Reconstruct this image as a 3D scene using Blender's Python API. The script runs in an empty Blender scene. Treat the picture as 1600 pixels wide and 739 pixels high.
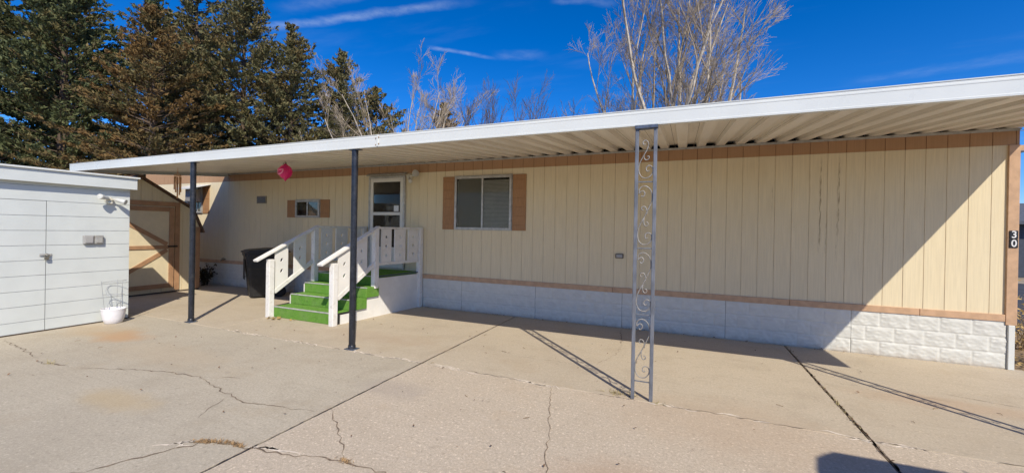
import bpy, bmesh, math, random
import numpy as np
from mathutils import Vector, Matrix
R = math.radians
sc = bpy.context.scene
COL = sc.collection
rng = np.random.default_rng(7)
random.seed(7)

# ------------------------------------------------------------------ helpers
class MB:
    """collects vertices and faces (with a material slot per face) for one mesh"""
    def __init__(s): s.v = []; s.f = []; s.m = []; s.sm = []
    def add(s, vs, fs, mi=0, smooth=False):
        o = len(s.v); s.v.extend([tuple(p) for p in vs])
        for f in fs: s.f.append([i + o for i in f]); s.m.append(mi); s.sm.append(smooth)
        return s
    def box(s, x0, x1, y0, y1, z0, z1, mi=0, M=None):
        vs = [(x, y, z) for z in (z0, z1) for y in (y0, y1) for x in (x0, x1)]
        if M: vs = [M @ Vector(p) for p in vs]
        return s.add(vs, [(0,2,3,1),(4,5,7,6),(0,1,5,4),(2,6,7,3),(0,4,6,2),(1,3,7,5)], mi)
    def cbox(s, x0, x1, y0, y1, z0, z1, b=.004, mi=0, M=None):
        """box with chamfered edges"""
        bm = bmesh.new(); bmesh.ops.create_cube(bm, size=1)
        for v in bm.verts:
            v.co = Vector(((x0+x1)/2 + v.co.x*(x1-x0), (y0+y1)/2 + v.co.y*(y1-y0), (z0+z1)/2 + v.co.z*(z1-z0)))
        bmesh.ops.bevel(bm, geom=bm.edges[:], offset=b, segments=1, affect='EDGES')
        if M: bmesh.ops.transform(bm, matrix=M, verts=bm.verts)
        return s.bm(bm, mi)
    def bm(s, bm, mi=0, smooth=False):
        bm.verts.index_update()
        s.add([v.co[:] for v in bm.verts], [[v.index for v in f.verts] for f in bm.faces], mi, smooth); bm.free(); return s
    def tube(s, pts, rad, n=8, mi=0, closed=False, cap=True):
        P = [Vector(p) for p in pts]; k = len(P)
        rr = rad if hasattr(rad, '__len__') else [rad]*k
        vs = []; up = None
        for i, p in enumerate(P):
            if closed: d = (P[(i+1) % k] - P[i-1])
            else: d = P[min(i+1, k-1)] - P[max(i-1, 0)]
            d.normalize()
            if up is None: up = Vector((0,0,1)) if abs(d.z) < .9 else Vector((1,0,0))
            a = d.cross(up)
            if a.length < 1e-4: a = d.orthogonal()
            a.normalize(); b = a.cross(d).normalized(); up = b
            for j in range(n):
                t = 2*math.pi*(j+.5)/n; vs.append(p + (a*math.cos(t) + b*math.sin(t))*rr[i])
        fs = []
        for i in range(k if closed else k-1):
            i2 = (i+1) % k
            for j in range(n):
                j2 = (j+1) % n; fs.append((i*n+j, i*n+j2, i2*n+j2, i2*n+j))
        if cap and not closed: fs.append(tuple(range(n))[::-1]); fs.append(tuple((k-1)*n+j for j in range(n)))
        return s.add(vs, fs, mi, n > 5)
    def lathe(s, c, prof, n=24, mi=0, axis='z', smooth=True):
        vs = []; fs = []
        for (r, h) in prof:
            for j in range(n):
                t = 2*math.pi*j/n
                if axis == 'z': vs.append((c[0]+r*math.cos(t), c[1]+r*math.sin(t), c[2]+h))
                elif axis == 'x': vs.append((c[0]+h, c[1]+r*math.cos(t), c[2]+r*math.sin(t)))
                else: vs.append((c[0]+r*math.sin(t), c[1]+h, c[2]+r*math.cos(t)))
        for i in range(len(prof)-1):
            for j in range(n): fs.append((i*n+j, i*n+(j+1) % n, (i+1)*n+(j+1) % n, (i+1)*n+j))
        return s.add(vs, fs, mi, smooth)
    def prism(s, poly, axis, a, b, mi=0):
        """polygon (2D) extruded along an axis: 'x' -> poly is (y,z); 'y' -> (x,z); 'z' -> (x,y)"""
        def P(p, t): return {'x': (t, p[0], p[1]), 'y': (p[0], t, p[1]), 'z': (p[0], p[1], t)}[axis]
        n = len(poly); vs = [P(p, a) for p in poly] + [P(p, b) for p in poly]
        fs = [tuple(range(n))[::-1], tuple(range(n, 2*n))] + [(i, (i+1) % n, (i+1) % n + n, i+n) for i in range(n)]
        return s.add(vs, fs, mi)
    def build(s, name, mats, parent=None, shear=None, fix=True):
        if not isinstance(mats, (list, tuple)): mats = [mats]
        off = Vector((0,0,0)); p = parent
        while p: off += p.location; p = p.parent
        vs = [Vector(v) for v in s.v]
        if shear: vs = [shear(v) for v in vs]
        me = bpy.data.meshes.new(name)
        me.from_pydata([tuple(v - off) for v in vs], [], s.f)
        for m in mats: me.materials.append(m)
        me.polygons.foreach_set('material_index', s.m); me.polygons.foreach_set('use_smooth', s.sm)
        if fix:
            bm = bmesh.new(); bm.from_mesh(me); bmesh.ops.recalc_face_normals(bm, faces=bm.faces); bm.to_mesh(me); bm.free()
        o = bpy.data.objects.new(name, me); COL.objects.link(o)
        if parent: o.parent = parent
        return o

def tag(o, label=None, cat=None, group=None, kind=None):
    if label: o['label'] = label
    if cat: o['category'] = cat
    if group: o['group'] = group
    if kind: o['kind'] = kind
    return o
def thing(name, loc, label, cat, group=None):
    o = bpy.data.objects.new(name, None); o.empty_display_size = .2; COL.objects.link(o); o.location = loc
    return tag(o, label, cat, group)
def copy_tree(o, parent=None):
    c = o.copy(); COL.objects.link(c); c.parent = parent
    for ch in list(o.children): copy_tree(ch, c)
    return c
def spline(pts, n=6):
    P = [Vector(p) for p in pts]; out = []
    for i in range(len(P)-1):
        p0, p1, p2, p3 = P[max(i-1,0)], P[i], P[i+1], P[min(i+2, len(P)-1)]
        for k in range(n):
            t = k/n
            out.append(.5*((2*p1) + (p2-p0)*t + (2*p0-5*p1+4*p2-p3)*t*t + (3*p1-p0-3*p2+p3)*t**3))
    out.append(P[-1]); return out

# ------------------------------------------------------------------ materials
class NT:
    def __init__(s, tree): s.t = tree; s.n = tree.nodes; s.l = tree.links
    def node(s, typ, ins=None, **kw):
        nd = s.n.new(typ)
        for k, v in kw.items(): setattr(nd, k, v)
        for k, v in (ins or {}).items():
            if hasattr(v, 'is_linked') or isinstance(v, bpy.types.NodeSocket): s.l.new(v, nd.inputs[k])
            else: nd.inputs[k].default_value = v
        return nd
    def math(s, op, a, b=0.0, c=0.0, clamp=False):
        return s.node('ShaderNodeMath', {0: a, 1: b, 2: c}, operation=op, use_clamp=clamp).outputs[0]
    def vmath(s, op, a, b=(0,0,0)): return s.node('ShaderNodeVectorMath', {0: a, 1: b}, operation=op).outputs[0]
    def noise(s, vec, scale, detail=4, rough=.55, w=None):
        return s.node('ShaderNodeTexNoise', {'Vector': vec, 'Scale': scale, 'Detail': detail, 'Roughness': rough}).outputs[0]
    def ramp(s, f, a, b, lo=0., hi=1.):
        return s.node('ShaderNodeMapRange', {'Value': f, 'From Min': a, 'From Max': b, 'To Min': lo, 'To Max': hi}, interpolation_type='SMOOTHSTEP').outputs[0]
    def mix(s, f, a, b, mode='MIX'):
        nd = s.n.new('ShaderNodeMix'); nd.data_type = 'RGBA'; nd.blend_type = mode
        for k, v in ((0, f), (6, a), (7, b)):
            if isinstance(v, bpy.types.NodeSocket): s.l.new(v, nd.inputs[k])
            else: nd.inputs[k].default_value = (v if k == 0 else (*v, 1.0) if len(v) == 3 else v)
        return nd.outputs[2]

def newmat(name):
    m = bpy.data.materials.new(name); m.use_nodes = True
    t = NT(m.node_tree); b = m.node_tree.nodes['Principled BSDF']
    return m, t, b
def mat(name, col, rough=.6, metal=0, var=.12, scale=6, spec=.4, bump=0., bscale=40, stretch=(1,1,1), coat=0, dirt=None, dirt_amt=.5, dscale=3):
    m, t, b = newmat(name)
    pos = t.node('ShaderNodeTexCoord').outputs['Object']
    if stretch != (1,1,1): pos = t.vmath('MULTIPLY', pos, stretch)
    n = t.noise(pos, scale)
    c0 = tuple(c*(1-var) for c in col); c1 = tuple(min(1, c*(1+var)) for c in col)
    c = t.mix(t.ramp(n, .3, .7), c0, c1)
    if dirt:
        c = t.mix(t.math('MULTIPLY', t.ramp(t.noise(pos, dscale, 8, .65), .5, .72), dirt_amt), c, dirt)
    t.l.new(c, b.inputs['Base Color'])
    b.inputs['Roughness'].default_value = rough; b.inputs['Metallic'].default_value = metal
    b.inputs['Specular IOR Level'].default_value = spec; b.inputs['Coat Weight'].default_value = coat
    if var: t.l.new(t.ramp(t.noise(pos, scale*3), .3, .7, max(0, rough-.1), min(1, rough+.1)), b.inputs['Roughness'])
    if bump:
        bn = t.node('ShaderNodeBump', {'Height': t.noise(pos, bscale, 6, .6), 'Strength': bump, 'Distance': .01})
        t.l.new(bn.outputs[0], b.inputs['Normal'])
    return m

CREAM = (.72, .615, .41); BROWN = (.42, .25, .135)
def siding_mat(name, col, streak=False):
    m, t, b = newmat(name)
    pos = t.node('ShaderNodeNewGeometry').outputs['Position']
    grain = t.noise(t.vmath('MULTIPLY', pos, (60, 60, 2.2)), 1.0, 6, .65)
    big = t.noise(pos, 1.3, 5)
    c = t.mix(t.ramp(grain, .3, .7), tuple(x*.93 for x in col), tuple(x*1.05 for x in col))
    c = t.mix(t.math('MULTIPLY', t.ramp(big, .4, .75), .16), c, tuple(x*y for x, y in zip(col, (.86, .82, .74))))
    # scuffs and spots of flaked paint
    sp = t.ramp(t.noise(t.vmath('MULTIPLY', pos, (30, 30, 22)), 1.0, 3, .5), .735, .78)
    c = t.mix(t.math('MULTIPLY', sp, .35), c, (.33, .25, .16))
    if streak:
        x, y, z = t.node('ShaderNodeSeparateXYZ', {0: pos}).outputs
        wob = t.math('MULTIPLY', t.math('SUBTRACT', t.noise(t.vmath('MULTIPLY', pos, (.01, .01, 2.5)), 1.0, 4), .5), .05)
        tot = None
        for cx, w, z0, z1, k in ((-1.905, .010, 1.2, 2.68, .75), (-1.83, .007, 1.0, 2.0, .55), (-1.70, .009, 1.4, 2.7, .7), (-1.715, .004, .9, 2.4, .5), (-2.47, .007, 1.7, 2.4, .35), (-2.02, .004, 1.9, 2.5, .3), (-1.47, .005, 2.3, 2.66, .35)):
            dx = t.math('ABSOLUTE', t.math('SUBTRACT', t.math('ADD', x, wob), cx))
            mk = t.math('MULTIPLY', t.ramp(dx, w*.3, w*1.6, 1, 0), t.math('MULTIPLY', t.ramp(z, z0, z0+.4), t.ramp(z, z1-.25, z1, 1, 0)))
            mk = t.math('MULTIPLY', mk, t.ramp(t.noise(t.vmath('MULTIPLY', pos, (90, 1, 9)), 1.0, 4), .38, .62, 0, k))
            tot = mk if tot is None else t.math('MAXIMUM', tot, mk)
        c = t.mix(tot, c, (.17, .11, .055))
    t.l.new(c, b.inputs['Base Color']); b.inputs['Roughness'].default_value = .72; b.inputs['Specular IOR Level'].default_value = .25
    bn = t.node('ShaderNodeBump', {'Height': grain, 'Strength': .35, 'Distance': .004}); t.l.new(bn.outputs[0], b.inputs['Normal'])
    return m

M = {}
M['cream'] = siding_mat('cream_siding_paint', CREAM, True)
M['creamgap'] = mat('grimy_siding_groove', (.62, .52, .36), .9, var=.1)
M['brown'] = siding_mat('shade_darkened_tan_paint', BROWN)  # band colour darker than the trim, carrying part of the shade under the soffit
M['browngap'] = mat('grimy_brown_groove', (.27, .15, .085), .9, var=.2)
M['trim'] = mat('tan_trim_paint', (.52, .33, .195), .6, var=.1, stretch=(2,2,2), bump=.2)
M['shutter'] = mat('brown_shutter_paint', (.36, .19, .085), .6, var=.1, stretch=(14,14,1.5), bump=.15)
M['white'] = mat('white_wood_paint', (.72, .70, .65), .5, var=.05, scale=4, bump=.12, dirt=(.5,.47,.4), dirt_amt=.25, dscale=5)
M['whitefl'] = mat('flaking_white_paint', (.72, .70, .65), .55, var=.05, scale=5, bump=.3, dirt=(.42,.36,.28), dirt_amt=.5, dscale=16)
M['alwhite'] = mat('white_enamelled_aluminium', (.67, .675, .62), .32, var=.03, scale=1.5, spec=.5, dirt=(.6,.58,.52), dirt_amt=.12, dscale=2)
M['soffit'] = mat('cream_enamelled_roof_pan', (.76, .71, .61), .38, var=.07, scale=1.6, spec=.5, stretch=(3,.25,1), dirt=(.42,.35,.26), dirt_amt=.25)
M['rust'] = mat('rusty_seam', (.33, .17, .08), .8, var=.3)
M['shedwhite'] = mat('white_shed_paint', (.585, .61, .575), .55, var=.035, scale=2.5, bump=.08, bscale=80, dirt=(.62,.63,.6), dirt_amt=.25, dscale=2.2)
M['shedgap'] = mat('dirty_plank_gap', (.47, .48, .47), .9, var=.25, scale=9)
M['crack'] = mat('dirt_filled_crack', (.20, .15, .105), 1, var=.4, scale=25)
M['soilgap'] = mat('damp_dirt', (.075, .055, .04), 1, var=.35, scale=30, bump=.6)
M['galv'] = mat('galvanised_steel', (.15, .16, .18), .6, metal=.1, var=.22, scale=22, dirt=(.2,.2,.22), dirt_amt=.5, dscale=9, stretch=(1,1,.4))
M['galvd'] = mat('dark_steel_bracket', (.10, .12, .16), .5, metal=.4, var=.3, scale=20)
M['scroll'] = mat('weathered_scroll_rod', (.30, .285, .26), .6, metal=.2, var=.25, scale=30, dirt=(.3,.2,.12), dirt_amt=.6, dscale=20)
M['black'] = mat('black_gloss_paint', (.014, .016, .022), .35, var=.3, scale=15, spec=.5, dirt=(.12,.11,.10), dirt_amt=.25, dscale=12)
M['bin'] = mat('charcoal_black_plastic', (.018, .018, .019), .45, var=.25, scale=8, bump=.1, bscale=160)
M['bingrey'] = mat('scuffed_grey_plastic', (.16, .16, .16), .5)
M['carpet'] = None
M['nosing'] = mat('worn_grey_edging', (.36, .37, .33), .8, var=.2, scale=14)
M['rubber'] = mat('rubber', (.02, .02, .02), .8)
M['alum'] = mat('mill_aluminium', (.47, .46, .42), .4, metal=.35, var=.15, scale=12, dirt=(.25,.2,.15), dirt_amt=.6, dscale=22)
M['storm'] = mat('white_storm_door', (.72, .70, .63), .4, var=.05, scale=3)
M['dark'] = mat('black_unlit_hollow', (.012, .012, .012), .9, var=.3)  # near-black colour standing in for shade in rooms and hollows
M['blind'] = mat('dusty_blind_slat', (.62, .61, .57), .6, var=.06)
M['screen'] = mat('window_screen', (.10, .098, .09), .75, var=.1, scale=2)
M['curtain'] = mat('grey_curtain', (.30, .30, .29), .9, var=.15, stretch=(40,40,1))
M['paper'] = mat('white_notice', (.7, .72, .74), .7, var=.1, scale=60)
M['brass'] = mat('dull_metal', (.3, .27, .2), .4, metal=.8)
M['grey'] = mat('grey_box_enamel', (.34, .33, .31), .55, var=.1)
M['lightbody'] = mat('ivory_light_body', (.60, .57, .47), .5, var=.05)
M['lamp'] = mat('frosted_lamp_glass', (.56, .56, .52), .25, var=.05)
M['wood'] = mat('orange_bamboo', (.66, .38, .19), .5, var=.2, scale=12, stretch=(1,1,.2))
M['string'] = mat('string', (.10, .08, .06), .9)
M['pot'] = mat('white_plastic_pot', (.76, .745, .76), .45, var=.03, dirt=(.5,.45,.4), dirt_amt=.3, dscale=8)
M['soil'] = mat('potting_soil', (.06, .045, .035), 1, var=.4, scale=40, bump=.8)
M['wire'] = mat('galvanised_wire', (.42, .43, .43), .5, metal=.4)
M['shingle'] = mat('brown_shingle', (.13, .075, .045), .9, var=.3, scale=18, bump=.5)
M['barntrim'] = mat('barn_trim_paint', (.40, .228, .122), .65, var=.12, bump=.2)
M['padlock'] = mat('tarnished_padlock', (.25, .23, .18), .4, metal=.7)
M['house'] = mat('slate_house_paint', (.05, .06, .08), .7)
M['bark'] = mat('conifer_bark', (.11, .075, .05), .9, var=.3, scale=8, stretch=(4,4,.6), bump=.6)
M['palebark'] = mat('pale_grey_bark', (.46, .40, .32), .8, var=.22, scale=5, stretch=(1,1,.5), bump=.3, dirt=(.16,.12,.1), dirt_amt=.8, dscale=4)
M['aspenbark'] = mat('white_aspen_bark', (.48, .41, .32), .8, var=.2, scale=5, dirt=(.2,.13,.1), dirt_amt=.7, dscale=3)
M['twigs'] = mat('brown_grey_twigs', (.31, .25, .18), .85, var=.35, scale=4)
M['darktwig'] = mat('grey_brown_twigs', (.13, .10, .085), .85, var=.3)
M['digit'] = mat('silver_digit', (.72, .72, .70), .35, var=.05)
M['tile'] = mat('black_number_tile', (.02, .02, .022), .35)

def glass_mat(name, tint, refl=1.0, trans=.8):
    m, t, b = newmat(name); t.n.remove(b)
    out = t.n['Material Output']
    tr = t.node('ShaderNodeBsdfTransparent', {'Color': (*tint, 1)})
    gl = t.node('ShaderNodeBsdfGlossy', {'Color': (.9,.92,.93,1), 'Roughness': .03})
    fr = t.node('ShaderNodeFresnel', {'IOR': 1.5})
    bn = t.node('ShaderNodeBump', {'Height': t.noise(t.node('ShaderNodeTexCoord').outputs['Object'], 2.0, 2), 'Strength': .08, 'Distance': .02})
    t.l.new(bn.outputs[0], gl.inputs['Normal'])
    mx = t.node('ShaderNodeMixShader', {0: t.math('MULTIPLY', fr.outputs[0], refl, clamp=True), 1: tr.outputs[0], 2: gl.outputs[0]})
    t.l.new(mx.outputs[0], out.inputs[0]); return m
M['glass'] = glass_mat('window_glass', (.84, .84, .81), .2)
M['tinted'] = glass_mat('car_glass', (.10, .11, .11), 1.6)

# green outdoor carpet
m, t, b = newmat('green_outdoor_carpet')
pos = t.node('ShaderNodeTexCoord').outputs['Object']
f = t.noise(pos, 260, 3, .7); g = t.noise(pos, 5, 4)
c = t.mix(t.ramp(f, .3, .7), (.075, .18, .024), (.19, .40, .065))
c = t.mix(t.math('MULTIPLY', t.ramp(g, .45, .7), .4), c, (.21, .30, .11))
c = t.mix(t.math('MULTIPLY', t.ramp(t.noise(pos, 14, 5, .65), .5, .7), .4), c, (.06, .13, .03))
c = t.mix(t.math('MULTIPLY', t.ramp(t.noise(pos, 60, 3, .6), .58, .7), .3), c, (.30, .40, .17))
t.l.new(c, b.inputs['Base Color']); b.inputs['Roughness'].default_value = .95; b.inputs['Specular IOR Level'].default_value = .1
bn = t.node('ShaderNodeBump', {'Height': f, 'Strength': .9, 'Distance': .01}); t.l.new(bn.outputs[0], b.inputs['Normal'])
M['carpet'] = m

# skirting: white rock-face plastic
M['skirt'] = mat('white_rock_face_skirting', (.62, .61, .545), .5, var=.04, scale=9, bump=.1, bscale=60, dirt=(.52,.5,.47), dirt_amt=.25, dscale=3)

m_ = M['skirt']; t = NT(m_.node_tree); b = m_.node_tree.nodes['Principled BSDF']; src = b.inputs['Base Color'].links[0].from_socket
pos = t.node('ShaderNodeNewGeometry').outputs['Position']; zz = t.node('ShaderNodeSeparateXYZ', {0: pos}).outputs[2]
zz = t.math('ADD', zz, t.math('MULTIPLY', t.math('SUBTRACT', t.noise(pos, 7, 6, .65), .5), -.22))
t.l.new(t.mix(t.ramp(zz, .0, .09, .55, 0), src, (.40, .34, .27)), b.inputs['Base Color'])

# pink glass
m, t, b = newmat('pink_art_glass')
b.inputs['Base Color'].default_value = (.95, .03, .26, 1); b.inputs['Transmission Weight'].default_value = .5
b.inputs['Roughness'].default_value = .06; b.inputs['IOR'].default_value = 1.4
M['pink'] = m

# concrete
def concrete(name, base, warm, speck, seed):
    m, t, b = newmat(name)
    pos = t.node('ShaderNodeNewGeometry').outputs['Position']
    p = t.vmath('ADD', pos, (seed*7.3, seed*3.1, 0))
    a = t.noise(p, .45, 6, .6); c1 = t.noise(p, 2.3, 8, .65); fine = t.noise(p, 55, 4, .7); spk = t.noise(p, 150, 2, .6)
    c = t.mix(t.ramp(a, .3, .7), base, warm)
    c = t.mix(t.math('MULTIPLY', t.ramp(c1, .45, .72), .5), c, tuple(x*y for x, y in zip(base, (.80, .775, .74))))
    c = t.mix(t.math('MULTIPLY', t.ramp(c1, .25, .45, 1, 0), .22), c, tuple(min(1, x*1.16) for x in base))
    c = t.mix(t.math('MULTIPLY', t.ramp(fine, .38, .62), .75*speck), c, tuple(x*.74 for x in base))
    c = t.mix(t.math('MULTIPLY', t.ramp(spk, .56, .68), .8*speck), c, tuple(x*.55 for x in base))
    c = t.mix(t.math('MULTIPLY', t.ramp(t.noise(p, 38, 3, .6),   .58, .68), .8*speck), c, tuple(min(1,x*1.35) for x in base))
    c = t.mix(t.math('MULTIPLY', t.ramp(t.noise(p, 21, 4, .6),   .58, .70), .8*speck), c, tuple(x*.64 for x in base))
    # broom marks and scrapes
    br = t.noise(t.vmath('MULTIPLY', p, (1.2, 24, 1)), 1.0, 5, .6)
    c = t.mix(t.math('MULTIPLY', t.ramp(br, .5, .75), .4), c, tuple(x*.78 for x in base))
    bl = t.noise(t.vmath('ADD', p, (31,17,0)), 1.1, 7, .7)
    c = t.mix(t.math('MULTIPLY', t.ramp(bl, .54, .68), .35), c, tuple(x*y for x, y in zip(base, (.86, .80, .72))))
    c = t.mix(t.math('MULTIPLY', t.ramp(t.noise(t.vmath('ADD', p, (3,57,0)), 6.5, 5, .7), .60, .70), .45), c, tuple(x*.74 for x in base))
    sx, sy, sz = t.node('ShaderNodeSeparateXYZ', {0: pos}).outputs
    wob = t.math('MULTIPLY', t.math('SUBTRACT', t.noise(p, 2.6, 7, .65), .5), 1.5)
    def stain(cx, cy, rx, ry, col, k):
        nonlocal c
        dx = t.math('DIVIDE', t.math('SUBTRACT', sx, cx), rx); dy = t.math('DIVIDE', t.math('SUBTRACT', sy, cy), ry)
        d = t.math('ADD', t.math('SQRT', t.math('ADD', t.math('MULTIPLY', dx, dx), t.math('MULTIPLY', dy, dy))), wob)
        c = t.mix(t.ramp(d, .25, 1.15, k, 0), c, col)
    stain(-10.75, -3.72, .55, .30, (.47, .26, .12), .7)
    stain(-11.3, -3.7, .9, .42, (.45, .33, .19), .45)
    stain(-8.2, -4.83, .55, .22, (.46, .34, .18), .5)
    stain(-9.3, -3.9, 1.3, .4, (.45, .35, .23), .35)
    stain(-3.25, -3.05, 1.2, .7, (.43, .31, .2), .35)
    stain(-7.7, -2.2, 1.2, .35, (.38, .28, .19), .3)
    stain(-3.9, -4.2, .6, .35, (.40, .27, .17), .4)
    stain(-1.3, -1.7, .9, .25, (.44, .30, .19), .4)
    stain(-6.2, -3.6, .5, .25, (.34, .29, .24), .4)
    t.l.new(c, b.inputs['Base Color']); b.inputs['Roughness'].default_value = .88; b.inputs['Specular IOR Level'].default_value = .22
    h = t.math('ADD', t.math('MULTIPLY', fine, .7), t.math('ADD', t.math('MULTIPLY', spk, .5), t.math('MULTIPLY', c1, 1.0)))
    bn = t.node('ShaderNodeBump', {'Height': h, 'Strength': .28, 'Distance': .012}); t.l.new(bn.outputs[0], b.inputs['Normal'])
    return m
M['conc1'] = concrete('worn_smooth_concrete', (.445, .385, .29), (.51, .445, .335), .7, 1)
M['conc2'] = concrete('coarse_pinkish_concrete', (.54, .45, .335), (.57, .475, .355), 1.0, 2)
M['conc3'] = concrete('pale_concrete_apron', (.475, .40, .295), (.515, .435, .32), .6, 3)

# ------------------------------------------------------------------ ground
mb = MB()
mb.add([(-300,-300,-.06),(300,-300,-.06),(300,300,-.06),(-300,300,-.06)], [(0,1,2,3)])
gm = mat('dry_bare_soil', (.32, .255, .18), 1, var=.3, scale=3, bump=.5, dirt=(.27,.2,.12), dirt_amt=.7, dscale=1.5)
tag(mb.build('ground', gm), 'bare dry soil around the concrete yard', 'ground', kind='structure')

xs = [-24, -17.6, -10.084, -6.396, -2.289, .12, 4.2, 11]
ys = [-24, -9.2, -2.86, .0]
for i in range(len(xs)-1):
    for j in range(len(ys)-1):
        gl = .012 if xs[i+1] != -2.289 and xs[i] != -2.289 else .017
        if j == 2 and i >= 5: continue
        x0, x1 = xs[i] + gl/2, xs[i+1] - gl/2
        if i == 2 and j == 1: x0 = xs[1] + .006
        if i == 1 and j == 1: continue
        y1 = ys[j+1] - (.004 if j == 1 else .006 if j == 0 else -.03)
        y0 = ys[j] + (.004 if j == 2 else .006)
        b_ = MB(); b_.cbox(x0, x1, y0, y1, -.12, 0, .006)
        m_ = M['conc3'] if j == 2 else (M['conc2'] if i >= 3 else M['conc1'])
        tag(b_.build('concrete_slab', m_), 'poured concrete slab of the yard, edged by dark joints', 'concrete slab', 'concrete slabs of the yard', 'structure')

# cracks: thin jagged filled lines in the slabs
ck = MB()
def crack(pts, w=.011, jit=.02, seed=0):
    r = random.Random(seed); P = []
    for a, b in zip(pts[:-1], pts[1:]):
        a = Vector((*a, 0)); b = Vector((*b, 0)); n = max(2, int((b-a).length/.05))
        d = (b-a).normalized(); pr = Vector((-d.y, d.x, 0))
        for k in range(n): P.append(a + (b-a)*(k/n) + pr*r.uniform(-jit, jit))
    P.append(Vector((*pts[-1], 0)))
    L = len(P); vs = []
    for i, p in enumerate(P):
        d = (P[min(i+1, L-1)] - P[max(i-1, 0)]).normalized(); pr = Vector((-d.y, d.x, 0))
        ww = .8*w*r.uniform(.2, 1.3)*min(1, .25 + 4*min(i, L-1-i)/L)
        vs += [(p + pr*ww/2) + Vector((0,0,.003)), (p - pr*ww/2) + Vector((0,0,.003))]
    ck.add(vs, [(2*i, 2*i+1, 2*i+3, 2*i+2) for i in range(L-1)])
crack([(-11.85,-4.47),(-10.9,-4.55),(-10.355,-4.618)], .012, seed=1)
crack([(-10.2,-4.68),(-9.75,-4.6)], .018, seed=2)
crack([(-9.507,-4.562),(-9.049,-4.384),(-8.608,-4.257),(-8.178,-4.195),(-7.9,-4.27),(-7.55,-4.332),(-7.173,-4.403),(-6.772,-4.341),(-6.468,-4.279)], .014, seed=3)
crack([(-8.178,-4.195),(-7.75,-4.05)], .006, seed=4)
crack([(-7.45,-5.9),(-7.052,-5.478),(-6.911,-5.182),(-6.788,-5.017),(-6.763,-4.949),(-6.583,-4.885),(-6.416,-4.882),(-6.125,-4.837),(-5.677,-4.715),(-5.361,-4.711),(-5.0,-4.8)], .016, seed=5)
crack([(-6.378,-4.196),(-6.193,-4.303),(-6.05,-4.43),(-5.891,-4.545),(-5.688,-4.72)], .012, .025, seed=6)
crack([(-4.827,-2.866),(-4.70,-3.3),(-4.62,-3.6),(-4.548,-3.82),(-4.50,-4.05),(-4.413,-4.285),(-4.40,-4.7)], .009, .012, seed=7)
crack([(-4.522,-.138),(-4.45,-.6),(-4.377,-1.067)], .016, .02, seed=8)
crack([(-4.377,-1.067),(-4.39,-1.5),(-4.55,-2.05)], .006, .02, seed=9)
crack([(-5.6,-2.15),(-5.0,-2.1),(-4.6,-2.15)], .004, .015, seed=10)
crack([(-2.2,-1.45),(-1.75,-1.5),(-1.2,-1.62)], .004, .01, seed=11)
crack([(-1.3,-1.35),(-.74,-1.5),(.1,-1.62)], .008, .004, seed=14)
crack([(-7.4,-4.42),(-7.2,-4.75)], .007, seed=12)
crack([(-8.0,-1.15),(-7.2,-1.25),(-6.7,-1.2)], .003, .01, seed=15)
rq = random.Random(77)
xx = -10.0
while xx < .1:
    L_ = rq.uniform(.12, .7); crack([(xx, -2.858+rq.uniform(-.012,.012)), (min(.1, xx+L_), -2.86+rq.uniform(-.012,.012))], .007 if xx < -6.4 else .009, .012, seed=int(xx*100)+2000); xx += L_ + rq.uniform(.02, .35)
for k in range(2): crack([(-6.396,.0),(-6.398,-2.8),(-6.394,-4.4),(-6.396,-6.5)], .009, .004, seed=50+k)
crack([(-10.084,-.0),(-10.083,-2.85)], .006, .003, seed=53)
for k in range(2): crack([(-2.287,-.08),(-2.292,-1.6),(-2.286,-2.8),(-2.29,-4.4)], .024, .008, seed=40+k)
tag(ck.build('pavement_cracks', M['crack'], fix=False), 'jagged dark cracks wandering across the concrete', 'cracks', kind='structure')
# pale worn mortar beside the long joint
pm = MB(); ck2 = ck; ck = pm
for k in range(26):
    xx = rq.uniform(-10, -.2); crack([(xx, -2.86+rq.uniform(-.03,.03)), (xx+rq.uniform(.1,.6), -2.86+rq.uniform(-.03,.03))], .030, .03, seed=600+k)
for k in range(4): crack([(-7.05+.1*k,-5.14+.03*k),(-6.9,-5.02),(-6.75,-4.92)], .02, .02, seed=75+k); crack([(-6.42,-4.86),(-6.2,-4.80),(-6.0-.1*k,-4.79)], .022, .02, seed=85+k)
ck = ck2
for i, v in enumerate(pm.v): pm.v[i] = (v[0], v[1], .0018)
tag(pm.build('worn_mortar', mat('pale_spalled_mortar', (.66,.57,.45), .95, var=.15, scale=30), fix=False), 'pale spalled mortar along the long joint', 'mortar', kind='structure')

# road beyond the end of the home
rb = MB(); rb.add([(1.7,3.2,-.045),(120,3.2,-.045),(120,14,-.045),(1.7,14,-.045)], [(0,1,2,3)])
tag(rb.build('road', mat('grey_asphalt', (.055,.056,.062), .9, var=.2, scale=2, bump=.4, bscale=90)), 'grey asphalt lane beyond the end of the home', 'road', kind='structure')
# gravel strip
gb = MB(); gb.box(.12, 1.65, .0, 3.15, -.1, -.04); gb.box(.12, 4.2, .0, .02, -.11, -.035)
tag(gb.build('soil_bed', mat('leafy_soil', (.22,.15,.08), 1, var=.5, scale=22, bump=.9, bscale=50)), 'leafy soil strip at the end of the home', 'soil bed', kind='structure')

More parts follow.
